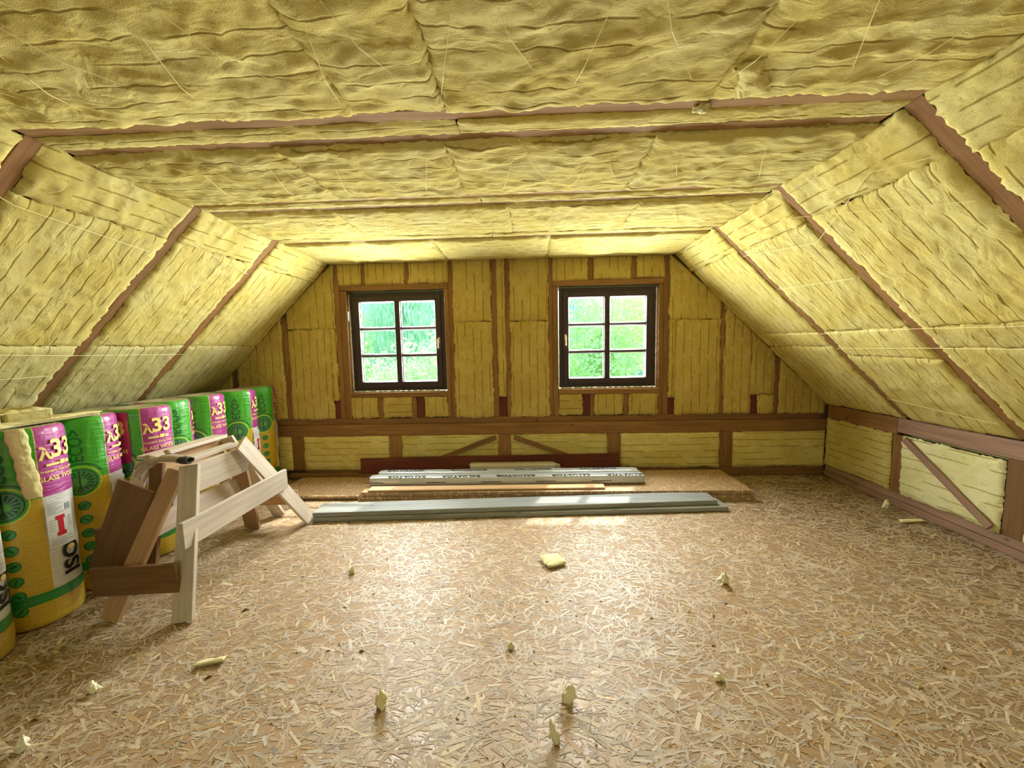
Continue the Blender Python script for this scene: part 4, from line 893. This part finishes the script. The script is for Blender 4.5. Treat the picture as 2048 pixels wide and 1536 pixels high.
# hanging strip on the second roll
def strip_me():
    vs, fs = [], []; nu, nv = 10, 60; cx_, cy_ = rolls[1][0], rolls[1][1]
    for side in (0, 1):
        for i in range(nu + 1):
            for j in range(nv + 1):
                s, t_ = i / nu, j / nv; wv = .5 + .12 * math.sin(t_ * 9) + .05 * math.sin(t_ * 31 + 5 * s)
                a = math.radians(-37 + (s - .5) * 21 * (1 + .08 * math.sin(t_ * 11)) + 11 * t_ + .7 * math.sin(t_ * 33 + 4 * s) * (s > .9 or s < .1)); z = RH + .006 - t_ * .345
                r = RR + .0085 + (.016 * math.sin(math.pi * min(max(s, .02), .98)) ** .5 + .007 * float(fbm(i * .35, j * .33, 5, 3)) * (0 < i < nu) if side else 0)
                vs.append((cx_ + r * math.cos(a), cy_ + r * math.sin(a), z))
    N = (nu + 1) * (nv + 1); I = lambda sd, i, j: sd * N + i * (nv + 1) + j
    for i in range(nu):
        for j in range(nv): fs.append((I(1, i, j), I(1, i, j + 1), I(1, i + 1, j + 1), I(1, i + 1, j))); fs.append((I(0, i, j), I(0, i + 1, j), I(0, i + 1, j + 1), I(0, i, j + 1)))
    for i in range(nu): fs.append((I(0, i, 0), I(1, i, 0), I(1, i + 1, 0), I(0, i + 1, 0))); fs.append((I(0, i, nv), I(0, i + 1, nv), I(1, i + 1, nv), I(1, i, nv)))
    for j in range(nv): fs.append((I(0, 0, j), I(0, 0, j + 1), I(1, 0, j + 1), I(1, 0, j))); fs.append((I(0, nu, j), I(1, nu, j), I(1, nu, j + 1), I(0, nu, j + 1)))
    return pydata(vs, fs, True)
tag(link_mesh('wool_strip', strip_me(), M['wool_plain']), 'pale yellow strip of wool hanging down over a green and magenta roll', 'wool scrap')

# ------------------------------------------------------------------ trestles
def trestle(name, loc, label, parts):
    root = empty(name, loc, 0, label, 'trestle')
    for nm, p0, p1, w_, t_, wd, mt in parts:
        p0, p1 = Vector(p0), Vector(p1)
        o = board(nm, p0, p1, w_, t_, wd, M[mt], None, bev=.002, end_cut=0.0)
        Mw = o.matrix_basis.copy(); o.parent = root; o.matrix_basis = root.matrix_world.inverted() @ Mw
    return root
X_, Y_, Z_ = (1, 0, 0), (0, 1, 0), (0, 0, 1)
trestle('trestle', (-1.95, 2.35, 0), 'rough wooden trestle of pale and tan boards, the one nearer the open floor', [
    ('leg', (-1.750, 1.800, .004), (-1.860, 2.050, .735), .105, .024, X_, 'pale'),
    ('leg', (-2.140, 1.805, .004), (-1.960, 2.075, .700), .100, .024, X_, 'tan'),
    ('leg', (-1.735, 2.960, .006), (-1.862, 2.440, .765), .112, .022, Y_, 'pale'),
    ('leg', (-2.125, 2.840, .004), (-1.995, 2.560, .690), .110, .024, X_, 'tan'),
    ('beam_board', (-1.900, 2.070, .640), (-1.893, 2.520, .640), .165, .024, Z_, 'pale'),
    ('top_board', (-1.955, 2.100, .742), (-1.950, 2.500, .742), .072, .022, X_, 'pale'),
    ('brace', (-2.250, 1.842, .186), (-1.790, 1.842, .214), .150, .022, Z_, 'brown'),
    ('rail', (-1.772, 1.862, .418), (-1.775, 2.742, .424), .140, .024, Z_, 'pale'),
    ('rail', (-2.085, 2.030, .392), (-2.085, 2.720, .405), .120, .022, Z_, 'pale'),
    ('brace', (-2.150, 2.915, .205), (-1.800, 2.915, .215), .110, .022, Z_, 'tan')])
trestle('trestle', (-2.30, 2.55, 0), 'second wooden trestle, pushed between the first one and the insulation rolls', [
    ('leg', (-2.455, 2.045, .004), (-2.345, 2.270, .690), .090, .022, X_, 'pale'),
    ('leg', (-2.205, 2.080, .004), (-2.270, 2.280, .680), .080, .024, X_, 'brown'),
    ('leg', (-2.055, 3.060, .004), (-2.262, 2.830, .715), .100, .022, X_, 'pale'),
    ('leg', (-2.430, 3.040, .004), (-2.350, 2.840, .690), .095, .022, X_, 'tan'),
    ('top_board', (-2.300, 2.230, .728), (-2.290, 2.810, .728), .105, .022, X_, 'pale'),
    ('beam_board', (-2.308, 2.300, .645), (-2.305, 2.790, .645), .130, .022, Z_, 'tan'),
    ('diagonal_board', (-2.335, 1.985, .150), (-2.128, 2.005, .640), .205, .018, (1, 0, -.72), 'brown'),
    ('brace', (-2.430, 2.035, .315), (-2.215, 2.040, .318), .130, .020, Z_, 'brown'),
    ('rail', (-2.165, 2.330, .500), (-2.160, 2.690, .515), .110, .020, Z_, 'tan')])

# work glove draped on the near end of the first trestle
def glove():
    root = empty('work_glove', (-1.93, 2.06, .745), 0, 'crumpled grey work glove with a dark cuff draped over the trestle end', 'glove')
    sk = []
    def limb(pts, rads, sub=2):
        me = bpy.data.meshes.new('l'); me.from_pydata(pts, [(i, i + 1) for i in range(len(pts) - 1)], []); o = bpy.data.objects.new('l', me); COL.objects.link(o)
        m = o.modifiers.new('s', 'SKIN'); m.use_smooth_shade = True
        for i, r in enumerate(rads): me.skin_vertices[0].data[i].radius = r
        me.skin_vertices[0].data[0].use_root = True
        s = o.modifiers.new('d', 'SUBSURF'); s.levels = sub; s.render_levels = sub; return o
    # one skeleton: palm, cuff, four fingers and a thumb
    V = [(-1.872, 2.030, .772), (-1.915, 2.030, .784), (-1.968, 2.020, .786), (-2.015, 2.008, .774)]; Rd = [(.026, .015), (.034, .018), (.040, .017), (.034, .014)]
    E2 = [(0, 1), (1, 2), (2, 3)]
    fing = [[(-2.055, 2.030, .786), (-2.092, 2.045, .788), (-2.122, 2.055, .776)], [(-2.062, 2.008, .772), (-2.102, 2.006, .758), (-2.128, 2.002, .730)],
            [(-2.052, 1.986, .756), (-2.082, 1.976, .728), (-2.094, 1.970, .694)], [(-2.034, 1.972, .748), (-2.050, 1.958, .716), (-2.054, 1.952, .684)]]
    for f in fing:
        b0 = 3
        for k, p in enumerate(f): V.append(p); Rd.append((.0125 - .001 * k, .0115 - .001 * k)); E2.append((b0, len(V) - 1)); b0 = len(V) - 1
    b0 = 2
    for k, p in enumerate([(-1.980, 2.062, .796), (-2.012, 2.088, .802), (-2.042, 2.100, .800)]): V.append(p); Rd.append((.015 - .0015 * k, .0125 - .001 * k)); E2.append((b0, len(V) - 1)); b0 = len(V) - 1
    me = bpy.data.meshes.new('glove'); me.from_pydata(V, E2, []); o = bpy.data.objects.new('t', me); COL.objects.link(o); m = o.modifiers.new('s', 'SKIN'); m.use_smooth_shade = True
    for i, r in enumerate(Rd): me.skin_vertices[0].data[i].radius = r
    me.skin_vertices[0].data[1].use_root = True
    s = o.modifiers.new('d', 'SUBSURF'); s.levels = 2; s.render_levels = 2
    dg = bpy.context.evaluated_depsgraph_get(); dg.update(); m2 = bpy.data.meshes.new_from_object(o.evaluated_get(dg)); bpy.data.objects.remove(o)
    m2.materials.clear(); link_mesh('glove_body', m2, M['cloth'], None, root)
    vs, fs = [], []; K = 20
    rings_ = [(-1.888, .030, .019), (-1.878, .032, .021), (-1.864, .029, .018), (-1.850, .031, .020), (-1.838, .028, .018), (-1.838, .023, .013), (-1.868, .020, .010)]
    for i, (x, ry, rz) in enumerate(rings_):
        for j in range(K): a = 2 * math.pi * j / K; k = 1 + .10 * math.sin(3 * a + i * .4) + .05 * math.sin(7 * a); vs.append((x, 2.030 + ry * k * math.cos(a), .772 - .10 * max(0, x + 1.875) + rz * k * math.sin(a)))
    for i in range(len(rings_) - 1):
        for j in range(K): fs.append((i * K + j, i * K + (j + 1) % K, (i + 1) * K + (j + 1) % K, (i + 1) * K + j))
    link_mesh('cuff', pydata(vs, fs, True), M['cuff'], None, root)
glove()

# ------------------------------------------------------------------ bits on the floor
tag(link_mesh('wool_tuft', (lambda: blob_me(.028, 9, (1.0, .9, .45), amp=.7, fr=2.2))(), M['wool_plain'], Matrix.Translation((.66, 1.585, ZC - .006))), 'yellow tuft of wool stuck across the first ceiling beam', 'wool tuft')
tufts = [(-.573, 1.352, .026, .050, 'yellow wool tuft standing upright on the floor, the taller of the front pair'), (.129, 1.385, .028, .055, 'plump yellow wool tuft with a white top near the camera'),
         (.077, 1.228, .022, .055, 'pointed white wool tuft closest to the camera'), (1.074, 2.140, .032, .045, 'white wool tuft alone on the open side of the floor'),
         (-1.762, 1.170, .026, .030, 'white tuft of wool at the dim corner of the floor below the rolls'), (-1.759, 1.400, .024, .032, 'ragged tuft of wool on the floor in front of the trestle legs'),
         (-1.085, 2.240, .020, .026, 'small yellow tuft out on the floor beyond the trestle rail'), (-.099, 1.650, .016, .022, 'tiny tuft in the middle of the floor'),
         (.748, 1.497, .020, .022, 'flattish tuft between the open floor middle and the bare wall'), (2.83, 3.16, .025, .045, 'pale tuft caught at the foot of the bare knee wall')]
for k, (x, y, r, h, lb) in enumerate(tufts):
    me = blob_me(1.0, k + 2, (r * .95, r * .8, h * .72), amp=.75, fr=1.7, flat=True)
    for v in me.vertices:                       # peak the tuft
        q = max(0.15, 1 - v.co.z / (h * 1.35)); v.co.x *= .45 + .6 * q; v.co.y *= .45 + .6 * q; v.co.x += v.co.z * .25 * math.sin(k * 2.2)
    tag(link_mesh('wool_tuft', me, M['tuft'], Matrix.Translation((x, y, .0008))), lb, 'wool tuft')
# flat offcuts
batt('flat square offcut of yellow wool lying in the middle of the floor', (.135, 2.36, .016), (1, .55, 0), (-.55, 1, 0), [(-.065, -.055), (.06, -.07), (.07, .05), (-.05, .065)], mat='tuft', thick=.010, lip=.012, bulge=.006, amp=.7, res=.006, name='wool_offcut', cat='wool scrap')
batt('long thin wood-coloured sliver on the floor by the bare knee wall', (2.80, 2.915, .012), (1, .1, 0), (-.1, 1, 0), [(-.10, -.018), (.09, -.022), (.10, .012), (-.07, .02)], mat='tuft', thick=.009, lip=.006, bulge=.003, amp=.4, res=.006, name='wool_offcut', cat='wool scrap')
batt('thin curled strip of pale wool on the floor below the trestle', (-1.40, 1.545, .012), (1, .35, 0), (-.35, 1, 0), [(-.06, -.010), (.055, -.014), (.06, .012), (-.05, .012)], mat='tuft', thick=.008, lip=.006, bulge=.004, amp=.6, res=.005, name='wool_offcut', cat='wool scrap')
# uncountable crumbs and chips
rs = random.Random(11); vs, fs = [], []
for k in range(620):
    x = rs.uniform(-1.9, 2.75); y = 1.0 + 2.1 * rs.random() ** 1.3; sz = rs.uniform(.0015, .0045) * (1.8 if rs.random() < .08 else 1)
    a = rs.uniform(0, 6.28); l = sz * rs.uniform(1, 2.4); b0 = len(vs)
    ca, sa = math.cos(a), math.sin(a)
    for (p, q, z) in ((-l, -sz * .6, 0), (l, -sz * .5, 0), (l * .8, sz * .6, 0), (-l * .9, sz * .5, 0), (0, 0, sz * rs.uniform(.8, 1.6))):
        vs.append((x + p * ca - q * sa, y + p * sa + q * ca, .0006 + z))
    fs += [(b0, b0 + 1, b0 + 4), (b0 + 1, b0 + 2, b0 + 4), (b0 + 2, b0 + 3, b0 + 4), (b0 + 3, b0, b0 + 4), (b0 + 3, b0 + 2, b0 + 1, b0)]
half = len(fs)
me = pydata(vs, fs); tag(link_mesh('wool_crumbs', me, [M['wool_plain'], M['brown']]), 'crumbs of wool and wood chips scattered over the floor', 'crumbs', kind='stuff')
me.polygons.foreach_set('material_index', [1 if (i // 5) % 3 == 0 else 0 for i in range(len(me.polygons))])

# ------------------------------------------------------------------ garden outside
GZ = -1.9
me = pydata([(-60, 5.5, GZ), (60, 5.5, GZ), (60, 90, GZ + 1.5), (-60, 90, GZ + 1.5)], [(0, 1, 2, 3)]); tag(link_mesh('lawn', me, M['grass']), kind='structure')
def tree(label, x, y, r, h, mat, seed, n=8000, leaf=.11, weep=False):
    root = empty('tree', (x, y, GZ + .1), 0, label, 'tree'); rs = np.random.RandomState(seed)
    base = GZ + y * .016
    cl = rs.normal(0, .42, (16, 3)); cl = cl / np.maximum(1, np.linalg.norm(cl, axis=1))[:, None]; cr = rs.uniform(.32, .58, 16)
    k = rs.randint(0, 16, n); d = rs.normal(size=(n, 3)); d /= np.linalg.norm(d, axis=1)[:, None]
    P = cl[k] * .8 + d * (cr[k] * rs.uniform(.75, 1.05, n))[:, None]
    P = P * np.array([r, r, h / 2]) + np.array([x, y, base + h * .55])
    a = rs.normal(size=(n, 3)); a /= np.linalg.norm(a, axis=1)[:, None]
    if weep: a = a * .25 + np.array([0, 0, -1.0]); a /= np.linalg.norm(a, axis=1)[:, None]
    b = np.cross(a, rs.normal(size=(n, 3))); b /= np.linalg.norm(b, axis=1)[:, None]
    s = leaf * rs.uniform(.6, 1.3, n)[:, None]; w_ = .28 if weep else .5; ln = 2.2 if weep else 1
    V = np.stack([P - a * s * ln * .5, P + b * s * w_, P + a * s * ln * .5, P - b * s * w_], 1).reshape(-1, 3)
    F = np.arange(4 * n).reshape(n, 4)
    me = bpy.data.meshes.new('foliage'); me.from_pydata(V.tolist(), [], F.tolist()); me.update(); link_mesh('foliage', me, M[mat], None, root)
    br = [[(x, y, base - .3), (x + .02, y, base + h * .12), (x, y + .02, base + h * .22)]]
    link_mesh('trunk', tube_me(br, .035, 6), M['bark'], None, root)
    return root
tree('pale weeping tree seen through the window beside the rolls, upper panes', -5.0, 17.0, 2.2, 7.5, 'leaf_mid', 1, weep=True, leaf=.16)
tree('bushy green tree seen low at the edge of the window beside the rolls', -6.7, 14.5, 1.8, 4.6, 'leaf_bright', 2, leaf=.12)
tree('haze-tinted conifer-like tree seen in the upper pane of the window beside the rolls', -4.6, 26.0, 3.6, 9.0, 'leaf_hazed', 3, leaf=.2, n=6500)
tree('bright shrub seen in the lowest panes of the window beside the rolls', -3.6, 11.5, 1.7, 3.1, 'leaf_bright', 4, leaf=.10)
tree('small leafy tree seen in the middle pane of the window beside the rolls', -2.5, 13.0, 1.2, 4.0, 'leaf_gold', 5, leaf=.10, n=3800)
tree('large yellow-green tree filling the window on the bare side', 3.9, 15.0, 1.9, 6.6, 'leaf_gold', 6, leaf=.13, n=6000)
tree('round bright green tree in the middle of the bare side window', 2.3, 14.0, 1.5, 4.8, 'leaf_bright', 7, leaf=.12)
tree('haze-tinted tree far behind the bare side window', 2.6, 25.0, 4.0, 9.0, 'leaf_hazed', 8, leaf=.2, n=6500)
tree('leafy shrub low in the bare side window', 4.0, 11.0, 1.3, 3.0, 'leaf_mid', 9, leaf=.10, n=4000)
tree('mid green tree at the far back between the two windows', -.6, 27.0, 3.6, 8.0, 'leaf_mid', 10, leaf=.2)
tree('haze-tinted tree at the far back beyond the rolls', -11.5, 25.0, 4.2, 9.5, 'leaf_hazed', 11, leaf=.2, n=6500)
tree('mid green tree at the far back beyond the bare side', 8.5, 25.0, 4.2, 9.5, 'leaf_mid', 12, leaf=.2, n=6500)
# dense hedge closing the garden
rs_ = np.random.RandomState(77); n = 16000
P = np.stack([rs_.uniform(-26, 24, n), rs_.uniform(31, 34, n), GZ + rs_.uniform(0, 1, n) ** .8 * (8.5 + 1.5 * np.sin(np.arange(n)))], 1)
a = rs_.normal(size=(n, 3)); a /= np.linalg.norm(a, axis=1)[:, None]; b = np.cross(a, rs_.normal(size=(n, 3))); b /= np.linalg.norm(b, axis=1)[:, None]
s = rs_.uniform(.2, .42, n)[:, None]; V = np.stack([P - a * s, P + b * s * .6, P + a * s, P - b * s * .6], 1).reshape(-1, 3)
me = bpy.data.meshes.new('hedge'); me.from_pydata(V.tolist(), [], np.arange(4 * n).reshape(n, 4).tolist()); me.update()
tag(link_mesh('tree_line', me, M['leaf_hazed']), 'dense haze-tinted belt of trees closing the garden', 'trees', kind='stuff')
